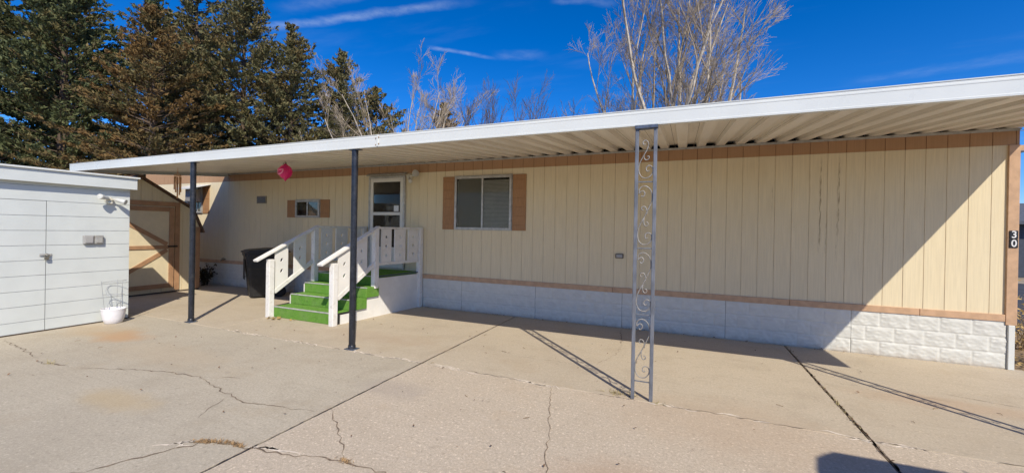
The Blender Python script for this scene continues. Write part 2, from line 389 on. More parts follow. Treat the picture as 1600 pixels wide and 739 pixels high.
# ------------------------------------------------------------------ mobile home
S = .2032
XL = -18.29
home = thing('mobile_home', (0, 0, 0), 'long cream mobile home with tan trim, grooved siding and white skirting', 'mobile home')
def grooved_x(z0, z1, x0, x1, y, mats, name, parent, first=0.0):
    """vertical-groove siding on the plane y, with recessed grooves"""
    mb = MB(); prof = []; gw = .0062; gd = .005
    n = 0; gx = []
    while -n*S > x0 + .02:
        if -n*S < x1 - .02: gx.append((-n*S, 1.5 if n % 6 == 5 else 1.0))
        n += 1
    gx = gx[::-1]
    prof.append((x0, y, 0))
    for g, k in gx:
        w = gw*k
        prof += [(g-w/2, y, 0), (g-w*.3, y+gd, 1), (g+w*.3, y+gd, 1), (g+w/2, y, 1)]
    prof.append((x1, y, 0))
    vs = []; 
    for (x, yy, _) in prof: vs += [(x, yy, z0), (x, yy, z1)]
    for i in range(len(prof)-1):
        mi = 1 if prof[i+1][2] else 0
        mb.add([vs[2*i], vs[2*i+2], vs[2*i+3], vs[2*i+1]], [(0,1,2,3)], mi)
    # body behind
    mb.box(x0, x1, y+.012, y+.06, z0, z1)
    return mb.build(name, mats, parent, fix=False)
grooved_x(.60, 2.677, XL+.1, -.068, 0, [M['cream'], M['creamgap']], 'wall', home)
grooved_x(2.677, 2.868, XL+.1, .03, -.003, [M['brown'], M['browngap']], 'fascia_band', home)
mb = MB()
bx = [-18.2,-16.9,-14.45,-12.0,-9.56,-7.12,-4.68,-2.24,-.85,-.069]
for a, b_ in zip(bx[:-1], bx[1:]): mb.cbox(a+.002, b_-.002, -.022, .01, .568, .652, .003)
mb.build('base_trim', M['trim'], home)
mb = MB(); mb.cbox(-.068, .030, -.024, .02, .53, 2.674, .003); mb.cbox(.001, .032, .0, .1, .53, 2.674, .003); mb.build('corner_board', M['trim'], home)
# end wall, back wall and roof
mb = MB(); mb.box(XL+.1, -14.475, -.003, .15, 2.869, 3.03); mb.build('fascia_band', M['brown'], home)
mb = MB(); mb.box(-.03, .03, .06, 4.25, .55, 2.68); mb.box(XL, XL+.1, .0, 4.25, .55, 2.865); mb.box(XL+.1, -.03, 4.2, 4.25, .55, 2.865)
mb.build('end_wall', M['cream'], home)
mb = MB(); mb.box(-.02, .075, -.02, 4.25, 2.605, 2.668); mb.box(-.02, .032, .061, 4.25, 2.68, 2.865)
mb.box(.003, .078, -.022, 4.25, 2.588, 2.604, 1); mb.build('end_eave', [M['trim'], M['galvd']], home)
mb = MB(); mb.prism([(.16, 2.866),(.16, 3.0),(2.1, 3.16),(4.35, 3.0),(4.35, 2.866)], 'x', XL-.05, .1)
mb.build('roof', M['alwhite'], home)
mb = MB(); mb.box(-14.6, -.0, .13, .155, 2.60, 2.99); mb.build('gap_shade_backing', M['dark'], home)  # black sheet added so the hollows under the pan ribs look unlit

# skirting panels with real rock-face relief
sy = -.006; z_top = .568; courses = [(.0,.185),(.185,.375),(.375,.575)]
seams = [-.048] + [-.048 - 1.4936*k - (0 if k else 0) for k in range(1, 13)]
seams = [s_ for s_ in seams if s_ > XL+.3] + [XL+.1]
def vnoise(x, z, seed):
    r = np.random.default_rng(seed); g = r.random((64, 64))
    xi = np.floor(x).astype(int); zi = np.floor(z).astype(int); fx = x-xi; fz = z-zi
    fx = fx*fx*(3-2*fx); fz = fz*fz*(3-2*fz)
    a = g[xi % 64, zi % 64]; b = g[(xi+1) % 64, zi % 64]; c = g[xi % 64, (zi+1) % 64]; d = g[(xi+1) % 64, (zi+1) % 64]
    return (a*(1-fx)+b*fx)*(1-fz) + (c*(1-fx)+d*fx)*fz
def relief(x0, x1, stamp):
    nx = int((x1-x0)/.0115)+1; nz = 52
    X, Z = np.meshgrid(np.linspace(x0+.002, x1-.002, nx), np.linspace(-.01, z_top, nz))
    H = np.zeros_like(X); bw = .2987
    for ci, (a, b) in enumerate(courses):
        u = (X - x0 + (bw/2 if ci == 1 else 0))/bw; k = np.floor(u); fu = (u-k)*bw; fz = Z-a
        inside = (Z >= a) & (Z < b)
        edge = np.minimum(np.minimum(fu, bw-fu), np.minimum(fz, (b-a)-fz))
        e = np.clip(edge/.014, 0, 1); e = e*e*(3-2*e)
        # diagonal rock facets, the same moulding on each block
        ph = fu*9 + fz*16
        rock = (vnoise(fu*22+fz*14+3.1*(stamp % 3), fz*42-fu*9, 11)-.5)*.022 + (vnoise(fu*60+5, fz*90, 12)-.5)*.009 + (vnoise(X*31, Z*120+X*14, 14)-.5)*.006 + .012*np.clip(1-np.abs(fu/bw-.5)*1.6, 0, 1)
        hh = np.where(edge < .005, -.0015, e*(.0035 + rock*.38))
        H = np.where(inside, hh, H)
    Y = sy - H
    vs = np.stack([X, Y, Z], -1).reshape(-1, 3); idx = np.arange(nx*nz).reshape(nz, nx)
    f = np.stack([idx[:-1,:-1], idx[:-1,1:], idx[1:,1:], idx[1:,:-1]], -1).reshape(-1, 4)
    mb = MB(); mb.v = [tuple(v) for v in vs.tolist()]; mb.f = f.tolist(); mb.m = [0]*len(mb.f); mb.sm = [True]*len(mb.f)
    return mb
for k in range(len(seams)-1):
    o = relief(seams[k+1], seams[k], k).build('skirting_panel', M['skirt'], home, fix=False)
mb = MB(); mb.box(XL+.1, -.06, .02, .05, -.05, .57); mb.build('skirting_backing', M['dark'], home)
mb = MB(); mb.cbox(-.046, .012, -.030, .02, 0, .53, .004); mb.cbox(-.02, .012, .021, 4.2, 0, .53, .004); mb.build('skirting_end_cap', M['alwhite'], home)
# dirt line at the foot of the skirting
r_ = random.Random(5)

def window(x0, x1, z0, z1, name='window', shw=None, mid=.5, kind='blind', boards=5, shutters=(1,1)):
    """aluminium slider with shutters"""
    w = MB(); fw = .045; y0 = -.042
    w.cbox(x0, x1, y0, -.002, z1-fw, z1, .004); w.cbox(x0, x1, y0, -.002, z0, z0+fw*.8, .004)
    w.cbox(x0, x0+fw, y0, -.002, z0+fw*.8, z1-fw, .004); w.cbox(x1-fw, x1, y0, -.002, z0+fw*.8, z1-fw, .004)
    # sill lip and corroded nailing edge
    w.box(x0-.012, x1+.012, -.014, -.001, z1, z1+.016); w.box(x0-.008, x1+.008, -.02, -.003, z0-.016, z0)
    w.box(x0-.010, x0, -.012, -.001, z0, z1); w.box(x1, x1+.010, -.012, -.001, z0, z1)
    win = w.build(name, M['alum'], home)
    xm = x0 + (x1-x0)*mid
    mu = MB(); mu.cbox(xm-.018, xm+.018, -.036, -.004, z0+fw*.8, z1-fw, .003); mu.build('meeting_rail', M['alum'], win)
    g = MB(); g.box(x0+fw, xm-.018, -.024, -.021, z0+fw*.8, z1-fw); g.build('pane', M['glass'], win)
    g = MB(); g.box(xm+.018, x1-fw, -.029, -.026, z0+fw*.8, z1-fw); g.build('pane', M['glass'], win)
    bk = MB(); bk.box(x0+fw, x1-fw, -.0045, -.0035, z0+.03, z1-fw); bk.build('unlit_room_sheet', M['dark'], win)  # black sheet in front of the wall, painting in the unlit room
    if kind == 'blind':
        sl = MB(); z = z0+.05
        while z < z1-.07:
            a = R(62); hw = .012
            sl.add([(x0+fw+.012, -.012-hw*math.cos(a), z-hw*math.sin(a)), (x1-fw-.012, -.012-hw*math.cos(a), z-hw*math.sin(a)), (x1-fw-.012, -.012+hw*math.cos(a), z+hw*math.sin(a)), (x0+fw+.012, -.012+hw*math.cos(a), z+hw*math.sin(a))], [(0,1,2,3)])
            z += .0245
        sl.build('blind', M['blind'], win, fix=False)
        s2 = MB(); s2.box(x0+fw+.03, xm-.018, -.0195, -.018, z0+fw*.8, z1-fw); s2.build('insect_screen', M['screen2'], win)
    elif kind == 'curtain':
        cu = MB(); n = 26; a, b_ = x0+fw+.2, x1-fw-.0
        vs = []
        for i in range(n+1):
            x = xm+.03 + (b_-xm-.03)*i/n; yy = -.012 + .006*math.sin(i*1.7)
            vs += [(x, yy, z0+.04), (x, yy, z1-fw)]
        cu.add(vs, [(2*i,2*i+2,2*i+3,2*i+1) for i in range(n)]); cu.build('curtain', M['curtain'], win, fix=False)
    if shw:
        for sgn, on in zip((-1, 1), shutters):
            if not on: continue
            a, b_ = (x0-.012-shw, x0-.013) if sgn < 0 else (x1+.013, x1+.012+shw)
            sh = MB(); zz = np.linspace(z0-.012, z1+.006, boards+1) if boards > 1 else [z0-.01, z1+.01]
            if boards > 1: zz = [z0-.014, z0+.09] + [z0+.09+(z1-.09-z0-.09)*(i+1)/(boards-1) for i in range(boards-2)] + [z1-.09, z1+.006]; zz = sorted(set(round(z, 4) for z in zz))
            for za, zb in zip(zz[:-1], zz[1:]): sh.cbox(a, b_, -.018, -.002, za+.0025, zb-.0025, .003)
            sh.box(a+.004, b_-.004, -.012, -.0015, zz[0]+.004, zz[-1]-.004)
            sh.build('shutter', M['shutter'], win)
    return win
# see-through insect screen
m, t, b = newmat('insect_screen_mesh'); t.n.remove(b)
mx = t.node('ShaderNodeMixShader', {0: .72, 1: t.node('ShaderNodeBsdfTransparent').outputs[0], 2: t.node('ShaderNodeBsdfDiffuse', {'Color': (.30,.29,.26,1)}).outputs[0]})
t.l.new(mx.outputs[0], t.n['Material Output'].inputs[0]); M['screen2'] = m
window(-7.692, -6.503, 1.56, 2.56, shw=.262, boards=6)
window(-11.985, -11.22, 1.775, 2.165, shw=.275, boards=2, kind='curtain')
wl = window(-15.86, -15.49, 1.87, 2.60, shw=.265, boards=3, kind='curtain')
# sheet-metal canopy above the far window
mb = MB(); mb.prism([(-.004, 2.625),(-.40, 2.50),(-.40, 2.47),(-.392, 2.47),(-.392, 2.492),(-.004, 2.612)], 'x', -16.05, -15.16)
mb.build('window_canopy', M['alwhite'], wl)
mb = MB(); mb.cbox(-15.84, -15.51, -.24, -.043, 2.16, 2.5, .01); 
for k in range(9): mb.box(-15.82, -15.53, -.247, -.241, 2.19+k*.034, 2.205+k*.034)
mb.build('air_conditioner', M['grey'], wl)

# storm door
dx0, dx1, dz0, dz1 = -9.768, -8.889, .715, 2.60
db = MB(); fw = .05
db.cbox(dx0-.03, dx0+.012, -.045, -.002, dz0, dz1+.03, .004); db.cbox(dx1-.012, dx1+.03, -.045, -.002, dz0, dz1+.03, .004); db.cbox(dx0+.012, dx1-.012, -.045, -.002, dz1-.01, dz1+.03, .004)
door = db.build('door', M['alum'], home)
d = MB(); a, b_ = dx0+.014, dx1-.014
d.cbox(a, a+.075, -.036, -.006, dz0+.02, dz1-.012, .004); d.cbox(b_-.075, b_, -.036, -.006, dz0+.02, dz1-.012, .004)
d.cbox(a+.075, b_-.075, -.036, -.006, dz1-.09, dz1-.012, .004); d.cbox(a+.075, b_-.075, -.036, -.006, 1.82, 1.885, .004)
d.cbox(a+.075, b_-.075, -.034, -.006, dz0+.02, 1.16, .004)
d.build('door_frame', M['storm'], door)
g = MB(); g.box(a+.075, b_-.075, -.022, -.019, 1.885, dz1-.09); g.box(a+.075, b_-.075, -.022, -.019, 1.16, 1.82); g.build('door_glass', M['glass'], door)
g = MB(); g.box(a+.05, b_-.05, -.005, -.0035, dz0+.05, dz1-.05); 
g.build('inner_door', mat('dark_inner_door', (.035,.022,.014), .4, var=.3, scale=3, stretch=(8,8,1)), door)
g = MB(); g.box(-9.14, -9.02, -.0245, -.0225, 1.90, 2.02); g.build('notice', M['paper'], door)
g = MB(); g.cbox(b_-.055, b_-.02, -.07, -.036, 1.24, 1.36, .006); g.tube([(b_-.04,-.07,1.27),(b_-.04,-.085,1.30),(b_-.04,-.07,1.34)], .008, 6); g.build('handle', M['brass'], door)
g = MB(); g.prism([(-.002,2.705),(-.075,2.665),(-.085,2.645),(-.075,2.64),(-.002,2.655)], 'x', dx0-.06, dx1+.06); g.build('drip_hood', M['alum'], door)

# porch light: round base with two lamp heads
lb = MB(); lb.lathe((-8.76, -.002, 2.60), [(0,-.05),(.045,-.05),(.062,-.035),(.066,0)], 20, axis='y')
lb.tube([(-8.76,-.04,2.60),(-8.70,-.07,2.61),(-8.64,-.08,2.615)], .014, 8); lb.tube([(-8.76,-.04,2.59),(-8.72,-.07,2.54),(-8.70,-.09,2.53)], .014, 8)
pl = lb.build('porch_light', M['lightbody'], home)
l2 = MB()
def bell(mb, p, d, r=.055, L=.11):
    d = Vector(d).normalized(); a = d.orthogonal().normalized(); b = d.cross(a)
    prof = [(.018,-.02),(.028,.0),(.034,L*.4),(r*.95,L*.8),(r,L),(r*.9,L*.98),(r*.5,L*1.04),(0.001,L*1.05)]; n = 14; vs = []; fs = []
    for rr, h in prof:
        for j in range(n):
            tt = 2*math.pi*j/n; vs.append(Vector(p)+d*h+(a*math.cos(tt)+b*math.sin(tt))*rr)
    for i in range(len(prof)-1):
        for j in range(n): fs.append((i*n+j,i*n+(j+1)%n,(i+1)*n+(j+1)%n,(i+1)*n+j))
    mb.add(vs, fs, 0, True)
bell(l2, (-8.62,-.085,2.62), (.85,-.5,.25), .07, .12); l2.build('lamp', M['lamp'], pl)
l2 = MB(); bell(l2, (-8.70,-.09,2.53), (.6,-.6,-.5), .04, .08); l2.build('lamp', M['lamp'], pl)
# louvred wall vent, outlet box, tap
v = MB(); v.cbox(-13.34,-13.0,-.02,-.002,2.10,2.28,.004)
for k in range(5): v.box(-13.31,-13.03,-.028,-.02,2.125+k*.028,2.137+k*.028, 1)
v.build('wall_vent', [mat('tarnished_vent', (.27,.235,.17), .6), M['galvd']], home)
v = MB(); v.cbox(-4.648,-4.518,-.03,-.002,1.128,1.205,.008); v.cbox(-4.632,-4.534,-.038,-.03,1.140,1.193,.006,1)
v.build('outlet_box', [mat('bronze_cover', (.16,.13,.10), .5), M['grey']], home)
v = MB(); v.tube([(-14.53,0,.675),(-14.53,-.07,.675),(-14.53,-.10,.66),(-14.53,-.11,.63)], .016, 8); v.lathe((-14.53,-.07,.70), [(0,.012),(.03,.012),(.03,0),(0,0)], 10); v.tube([(-14.62,-.035,.668),(-14.53,-.035,.672)], .02, 8)
v.build('hose_tap', M['brass'], home)
# house number tiles
for zc, ch in ((1.606, '3'), (1.502, '0')):
    tb = MB(); tb.cbox(-.055, .019, -.034, -.0245, zc-.050, zc+.050, .003); tl = tb.build('number_tile', M['tile'], home)
    cu = bpy.data.curves.new('digit', 'FONT'); cu.body = ch; cu.size = .118; cu.extrude = .002; cu.align_x = 'CENTER'; cu.align_y = 'CENTER'; cu.offset = .0015
    cu.materials.append(M['digit'])
    tmp = bpy.data.objects.new('digit_curve', cu); COL.objects.link(tmp); bpy.context.view_layer.update(); me = bpy.data.meshes.new_from_object(tmp.evaluated_get(bpy.context.evaluated_depsgraph_get())); bpy.data.objects.remove(tmp)
    o = bpy.data.objects.new('digit', me); COL.objects.link(o); o.parent = tl; o.location = (-.018, -.0355, zc); o.rotation_euler = (R(90), 0, 0); o.scale = (.85, 1, 1)
# thin cable along the band
cb = MB(); cb.tube([(-8.86,-.012,2.60),(-8.855,-.012,2.2),(-8.86,-.012,1.75),(-8.85,-.012,.72)], .006, 6); cb.build('cable', M['alum'], home)

# ------------------------------------------------------------------ carport awning
AX0, AX1, AY = -14.72, .15, -2.84
aw = thing('carport_awning', (0, AY, 0), 'long white aluminium carport awning with ribbed underside along the home', 'awning')
per = .259; slope = .107; zf = 2.572
def pan_profile():
    AXP = AX0+.27
    off = .128
    x0 = -3.33 - per*60 + off
    k = 0; pts = []
    while True:
        a = x0 + k*per
        seg = [(a, 0), (a+.112, 0), (a+.128, .05), (a+.243, .05)]
        for s_ in seg:
            if AXP < s_[0] < AX1-.02: pts.append(s_)
        if a > AX1: break
        k += 1
    return [(AXP, pts[0][1])] + pts + [(AX1-.02, pts[-1][1])]
pp = pan_profile(); mb = MB(); vs = []
yA, yB = AY+.03, .12
for x, h in pp:
    for y in (yA, yB): vs.append((x, y, zf + slope*(y-AY) + h))
n = len(pp)
mb.add(vs, [(2*i, 2*i+2, 2*i+3, 2*i+1) for i in range(n-1)])
vs2 = [(v[0], v[1], v[2]+.003) for v in vs]
mb.add(vs2, [(2*i, 2*i+1, 2*i+3, 2*i+2) for i in range(n-1)])
pan = mb.build('roof_pan', M['soffit'], aw, fix=False)
# interlocking seam in each pan trough
mb = MB()
for x, h in pp[2::4]:
    if h == 0: mb.add([(x-.05, yA, zf+slope*(yA-AY)-.0022), (x-.046, yA, zf+slope*(yA-AY)-.0022), (x-.046, yB-.16, zf+slope*(yB-.16-AY)-.0022), (x-.05, yB-.16, zf+slope*(yB-.16-AY)-.0022)], [(0,3,2,1)])
mb.build('pan_seam', mat('dark_pan_seam', (.2,.17,.13), .7), aw, fix=False)
# front gutter fascia: stepped profile
prof = [(AY, 2.545),(AY+.045, 2.545),(AY+.045, 2.552),(AY+.006, 2.552),(AY+.006, 2.566),(AY+.0, 2.568),(AY+.0, 2.578)]
prof = [(AY+.05,2.545),(AY-.001,2.545),(AY-.002,2.560),(AY+.0015,2.563),(AY+.0015,2.652),(AY-.0006,2.656),(AY-.0006,2.668),(AY+.0015,2.671),(AY+.0015,2.683),(AY-.003,2.687),(AY-.003,2.694),(AY+.05,2.694),(AY+.05,2.690),(AY+.012,2.688),(AY+.012,2.552),(AY+.05,2.550)]
for a, b_ in ((AX0, -7.108), (-7.104, AX1)):
    mb = MB(); mb.prism(prof, 'x', a, b_); mb.build('fascia', M['alwhite'], aw)
mb = MB(); mb.cbox(-7.118,-7.094,AY-.009,AY+.004,2.55,2.69,.002)
for z in (2.58,2.66): mb.lathe((-7.09, AY-.004, z), [(0,-.005),(.008,-.004),(.009,0)], 8, 1, axis='y'); mb.lathe((-7.135, AY-.004, z-.01), [(0,-.005),(.006,-.004),(.007,0)], 8, 1, axis='y')
mb.build('fascia_joint', [M['alwhite'], M['rust']], aw)
# side fascias following the slope
for x, s_, zo, sl_ in ((AX0+.25, -1, .018, .095), (AX1, 1, 0, slope)):
    mb = MB(); xa, xb = (x, x+.012) if s_ < 0 else (x-.012, x)
    y0, y1 = AY+.052, .10
    mb.prism([(y0, 2.545-zo),(y1, 2.545-zo+sl_*(y1-AY)),(y1, 2.694+slope*(y1-AY)),(y0, 2.694)], 'x', xa, xb)
    xa, xb = (x+.012, x+.075) if s_ < 0 else (x-.075, x-.012)
    mb.prism([(y0, 2.545-zo),(y1, 2.545-zo+sl_*(y1-AY)),(y1, 2.549-zo+sl_*(y1-AY)),(y0, 2.549-zo)], 'x', xa, xb)
    mb.build('side_fascia', M['alwhite'], aw)
mb = MB(); mb.box(-14.43, .03, -.035, -.0045, 2.856, 2.869); mb.box(-14.43,.03,-.009,-.0042,2.842,2.856); mb.build('wall_hanger', M['alum'], aw)
mb = MB(); mb.box(AX0+.27, .1, -.03, .2, 3.003, 3.008); mb.build('gap_sun_cover', M['alwhite'], aw)  # unseen cover added above the pans to keep sun out of the rib gaps

# ------------------------------------------------------------------ posts
def pipe_post(x, y, label, top, plate=True):
    t_ = thing('support_post', (x, y, 0), label, 'post', 'black posts holding up the awning')
    mb = MB(); mb.lathe((x, y, 0), [(.040, .006),(.040, top)], 20); mb.lathe((x,y,0), [(.047,.006),(.047,.05),(.041,.056)], 20); mb.build('pole', M['black'], t_)
    mb = MB(); mb.cbox(x-.075, x+.075, y-.06, y+.06, .0, .009, .002); mb.build('base_plate', M['galvd'], t_)
    mb = MB(); mb.cbox(x-.085, x+.085, y-.03, y+.045, top-.008, top-.0005, .002); mb.build('top_plate', M['galvd'], t_)
    return t_
pipe_post(-10.847, -2.80, 'round black awning post beside the white shed and the wind chime', 2.5445)
pipe_post(-7.512, -2.79, 'round black awning post in front of the porch steps', 2.5445)

def ornate_post(x, label):
    t_ = thing('ornate_post', (x, -2.83, 0), label, 'post', 'ornate wrought iron awning posts')
    y = -2.83; h = .0975; lw = .032; top = 2.544
    for s_ in (-1, 1):
        mb = MB(); a = x + s_*(h-lw/2); mb.cbox(a-lw/2, a+lw/2, y-lw/2, y+lw/2, 0, top-.03, .003); mb.build('leg', M['galv'], t_)
    mb = MB(); mb.cbox(x-h-.004, x+h+.004, y-.035, y+.035, top-.032, top-.0005, .003); mb.build('top_plate', M['galvd'], t_)
    zb = [2.022, 1.406, .788, .171]
    for z in zb:
        mb = MB(); mb.cbox(x-h+lw+.0005, x+h-lw-.0005, y-.006, y+.006, z-.005, z+.005, .002); mb.build('crossbar', M['galv'], t_)
    iw = 2*(h-lw)
    def put(px, ox, ow, obase, oh, z0, zh):
        return [(x - iw/2 + iw*(p[0]-ox)/ow, y, z0 + zh*(obase-p[1])/oh) for p in px]
    main = [(178,332),(186,338),(196,331),(199,318),(190,309),(176,311),(166,322),(166,304),(176,290),(195,284),(215,289),(232,303),(242,325),(243,350),(240,366),(222,400),(200,440),(176,478),(164,505),(160,530),(164,555),(178,574),(200,581),(222,577),(238,563),(245,545),(240,528),(225,521),(210,526),(205,540),(212,550),(222,545)]
    c1 = [(214,428),(212,405),(203,390),(189,388),(181,396),(185,406),(194,406)]
    c2 = [(197,446),(196,468),(203,484),(214,487),(222,478),(218,468),(209,470)]
    for i, z in enumerate(zb):
        up = (zb[i-1] if i else 2.512) - z
        if i == 0: continue
        mb = MB()
        for c_ in (main, c1, c2): mb.tube(spline(put(c_, 158.5, 88, 600, 337, zb[i], .616), 4), .0048, 6)
        mb.build('scroll', M['scroll'], t_)
    mb = MB()
    m0 = [(232,122),(222,143),(200,176),(182,206),(176,232),(180,258),(196,278),(218,284),(242,277),(258,260),(261,240),(252,225),(236,221),(222,230),(222,244),(232,250),(240,244)]
    a1 = [(232,122),(231,106),(220,94),(207,94),(199,104),(204,113),(214,112)]; a2 = [(207,164),(207,180),(216,191),(230,190),(238,181),(233,173),(224,176)]
    for c_ in (m0, a1, a2): mb.tube(spline(put(c_, 174.5, 88, 303, 337, zb[0], .616), 4), .0048, 6)
    mb.build('scroll', M['scroll'], t_)
    return t_
p3 = ornate_post(-3.966, 'ornate grey iron scroll post standing between the window and the house number')
p4 = copy_tree(p3); p4.location.x = -.42; p4['label'] = 'ornate grey iron scroll post near the house number end, known by its slanting shadow'

# ------------------------------------------------------------------ porch steps
sh = lambda v: Vector((v.x + .112*(v.y+1.97), v.y, v.z))
ps = thing('porch_steps', (0, 0, 0), 'white railed porch steps with green carpet treads leading to the storm door', 'porch steps')
px0, px1 = -10.10, -8.66
tops = [.183, .358, .533, .70]; fy = [-1.965, -1.66, -1.40, -1.14]; back = fy[1:] + [-.02]
for k in range(4):
    mb = MB(); z0 = tops[k-1] if k else 0.0
    yb = fy[k+1]+.02 if k < 3 else -.02
    x1 = px1 + (.03 if 0 < k < 3 else -.0) - (.075 if k == 0 else 0)
    if k == 3: x1 = px1 - .036
    mb.cbox(px0+.02, x1, fy[k], yb, z0+.001, tops[k], .006)
    st = mb.build('step', M['carpet'], ps, shear=sh)
    ns = MB(); ns.cbox(px0+.02, x1, fy[k]-.006, fy[k]+.026, tops[k]-.014, tops[k]+.003, .002); ns.build('nosing', M['nosing'], st, shear=sh)
# side panels, cut in steps
mb = MB(); mb.cbox(px1-.04, px1+.012, fy[3]+.02, -.06, tops[3]-.010, tops[3]+.002, .003); mb.build('landing_edge', M['galvd'], ps, shear=sh)
for x, s_ in ((px1-.028, 1), (px0-.002, -1)):
    mb = MB(); e = .0
    poly = [(-1.86,0)] + [(-1.86, tops[0]-.035),(fy[1]+.015, tops[0]-.035),(fy[1]+.015, tops[1]-.03),(fy[2]+.015, tops[1]-.03),(fy[2]+.015, tops[2]-.03),(fy[3]+.01, tops[2]-.03),(fy[3]+.01, tops[3]-.035),(-.02, tops[3]-.035),(-.02, 0)]
    mb.prism(poly, 'x', x+(.0 if s_ > 0 else -.02), x+(.02 if s_ > 0 else 0)); mb.build('side_panel', M['white'], ps, shear=sh)
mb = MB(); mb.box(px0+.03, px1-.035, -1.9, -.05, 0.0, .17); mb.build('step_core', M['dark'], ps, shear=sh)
pw = .09
def post_(x, y, z0, z1, m=M['whitefl']):
    mb = MB(); mb.cbox(x-pw/2, x+pw/2, y-pw/2, y+pw/2, z0, z1, .006); mb.build('post', m, ps, shear=sh)
for sx in (px0, px1):
    post_(sx, -2.01, 0, .985); post_(sx, -1.19, tops[2]+.001 if sx == px0 else .50, 1.535)
    post_(sx, -.07, 0, 1.545)
    # stair top rail: laid plank on the slope
    def bar(y0, z0, y1, z1, w, t, name, xo=0.0):
        d = Vector((0, y1-y0, z1-z0)).normalized(); nrm = Vector((0, -d.z, d.y)); 
        mb = MB(); A = Vector((sx+xo, y0, z0)); B = Vector((sx+xo, y1, z1)); wx = Vector((w/2, 0, 0)); tt = nrm*t
        vs = [A-wx, A+wx, A+wx-tt, A-wx-tt, B-wx, B+wx, B+wx-tt, B-wx-tt]
        bm = bmesh.new(); vv = [bm.verts.new(v) for v in vs]
        for f_ in ((0,1,2,3),(7,6,5,4),(0,4,5,1),(1,5,6,2),(2,6,7,3),(3,7,4,0)): bm.faces.new([vv[i] for i in f_])
        bmesh.ops.bevel(bm, geom=bm.edges[:], offset=.006, segments=2, affect='EDGES'); mb.bm(bm); return mb.build(name, M['whitefl'], ps, shear=sh)
    bar(-2.27, .985, -1.135, 1.585, .10, .038, 'handrail')
    bar(-1.965, .452, -1.236, .952, .036, .075, 'lower_rail')
    bar(-1.135, 1.57, -.025, 1.575, .10, .036, 'handrail')
    bar(-1.143, .945, -.118, .945, .036, .05, 'lower_rail')
    # boards with drilled holes
    def board(y0, y1, zb0, zb1, zt0, zt1, holes, hr=.027):
        th = .02; x = sx - th/2; mb = MB()
        def zmap(v, w):   # v along the board 0..1 in y, w 0..1 in z
            lo = zb0 + (zb1-zb0)*v; hi = zt0 + (zt1-zt0)*v; return lo + (hi-lo)*w
        hs = sorted(holes); cuts = [0] + [(a+b)/2 for a, b in zip(hs[:-1], hs[1:])] + [1]
        H = (zt0+zt1-zb0-zb1)/2; W = y1-y0
        for (c0, c1), h in zip(zip(cuts[:-1], cuts[1:]), hs):
            n_ = 16; outer = []; inner = []
            for j in range(n_):
                a = 2*math.pi*j/n_ + math.pi/4; ca, sa = math.cos(a), math.sin(a); m_ = max(abs(ca), abs(sa))
                oy = .5 + .5*ca/m_; s1 = sa/m_
                oz = h + (c1-h)*s1 if s1 > 0 else h + (h-c0)*s1
                outer.append((oy, oz)); inner.append((.5 + hr*ca/W*.9, h + hr*sa/H*1.15))
            vs = []
            for xx in (x, x+th):
                for (v_, w_) in outer+inner: vs.append((xx, y0+W*v_, zmap(v_, w_)))
            N = 2*n_; fs = []
            for j in range(n_):
                k2 = (j+1) % n_
                fs += [(j, k2, n_+k2, n_+j), (N+j, N+n_+j, N+n_+k2, N+k2), (n_+j, n_+k2, N+n_+k2, N+n_+j)]
                on = lambda p: p[0] in (0, 1) or abs(p[0]) < 1e-6 or abs(p[0]-1) < 1e-6
                fs.append((j, N+j, N+k2, k2))
            mb.add(vs, fs)
        return mb.build('baluster_board', M['white'], ps, shear=sh)
    zt = lambda y: .985 + (y+2.27)*(.60/1.135) - .043
    zl = lambda y: .452 + (y+1.965)*(.5/.729) + .001
    for (a, b_) in ((-1.935, -1.71), (-1.60, -1.375)): board(a, b_, zl(a), zl(b_), zt(a), zt(b_), (.36, .66))
    for (a, b_) in ((-1.065, -.83), (-.745, -.476), (-.40, -.14)): board(a, b_, .946, .946, 1.532, 1.533, (.2, .48, .76))

# ------------------------------------------------------------------ white shed
wsd = thing('white_shed', (-12.0, -5.1, 0), 'low white plank shed with a flat roof, flood light and padlocked door', 'shed')
def planks_yz(X, y0, y1, z0, z1, gaps, mats, name, parent, depth=.02, sgn=1):
    mb = MB(); prof = [(z0, 0, 0)]; gw = .006
    for g in gaps:
        if z0+.02 < g < z1-.02: prof += [(g-gw/2, 0, 0), (g-gw*.35, -.009, 1), (g+gw*.35, -.009, 1), (g+gw/2, 0, 1)]
    prof.append((z1, 0, 0)); 
    for i in range(len(prof)-1):
        a, b_ = prof[i], prof[i+1]
        mb.add([(X+a[1], y0, a[0]), (X+a[1], y1, a[0]), (X+b_[1], y1, b_[0]), (X+b_[1], y0, b_[0])], [(0,1,2,3)], 1 if b_[2] else 0)
    mb.box(X-depth, X-.0095, y0, y1, z0, z1)
    return mb.build(name, mats, parent, fix=False)
gaps = [.17+.2098*k for k in range(10)]
mw = [M['shedwhite'], M['shedgap']]
planks_yz(-12.0, -4.03, -3.093, .006, 2.12, gaps, mw, 'front_wall', wsd)
planks_yz(-12.0, -7.6, -4.92, .006, 2.12, gaps, mw, 'front_wall', wsd)
planks_yz(-12.0, -4.92, -4.03, 1.853, 2.12, gaps, mw, 'front_wall', wsd)
mb = MB(); mb.box(-12.95, -12.021, -3.113, -3.093, .0, 2.12); mb.box(-12.95, -12.021, -7.6, -7.58, 0, 2.12); mb.box(-12.97, -12.95, -7.6, -3.093, 0, 2.12)
mb.build('side_wall', M['shedwhite'], wsd)
dr = planks_yz(-12.003, -4.91, -4.036,   .012, 1.847, gaps, mw, 'door', wsd)
mb = MB(); mb.box(-12.06, -12.03, -4.92, -4.0, 0, 1.85); mb.build('door_gap', M['shedgap'], wsd)
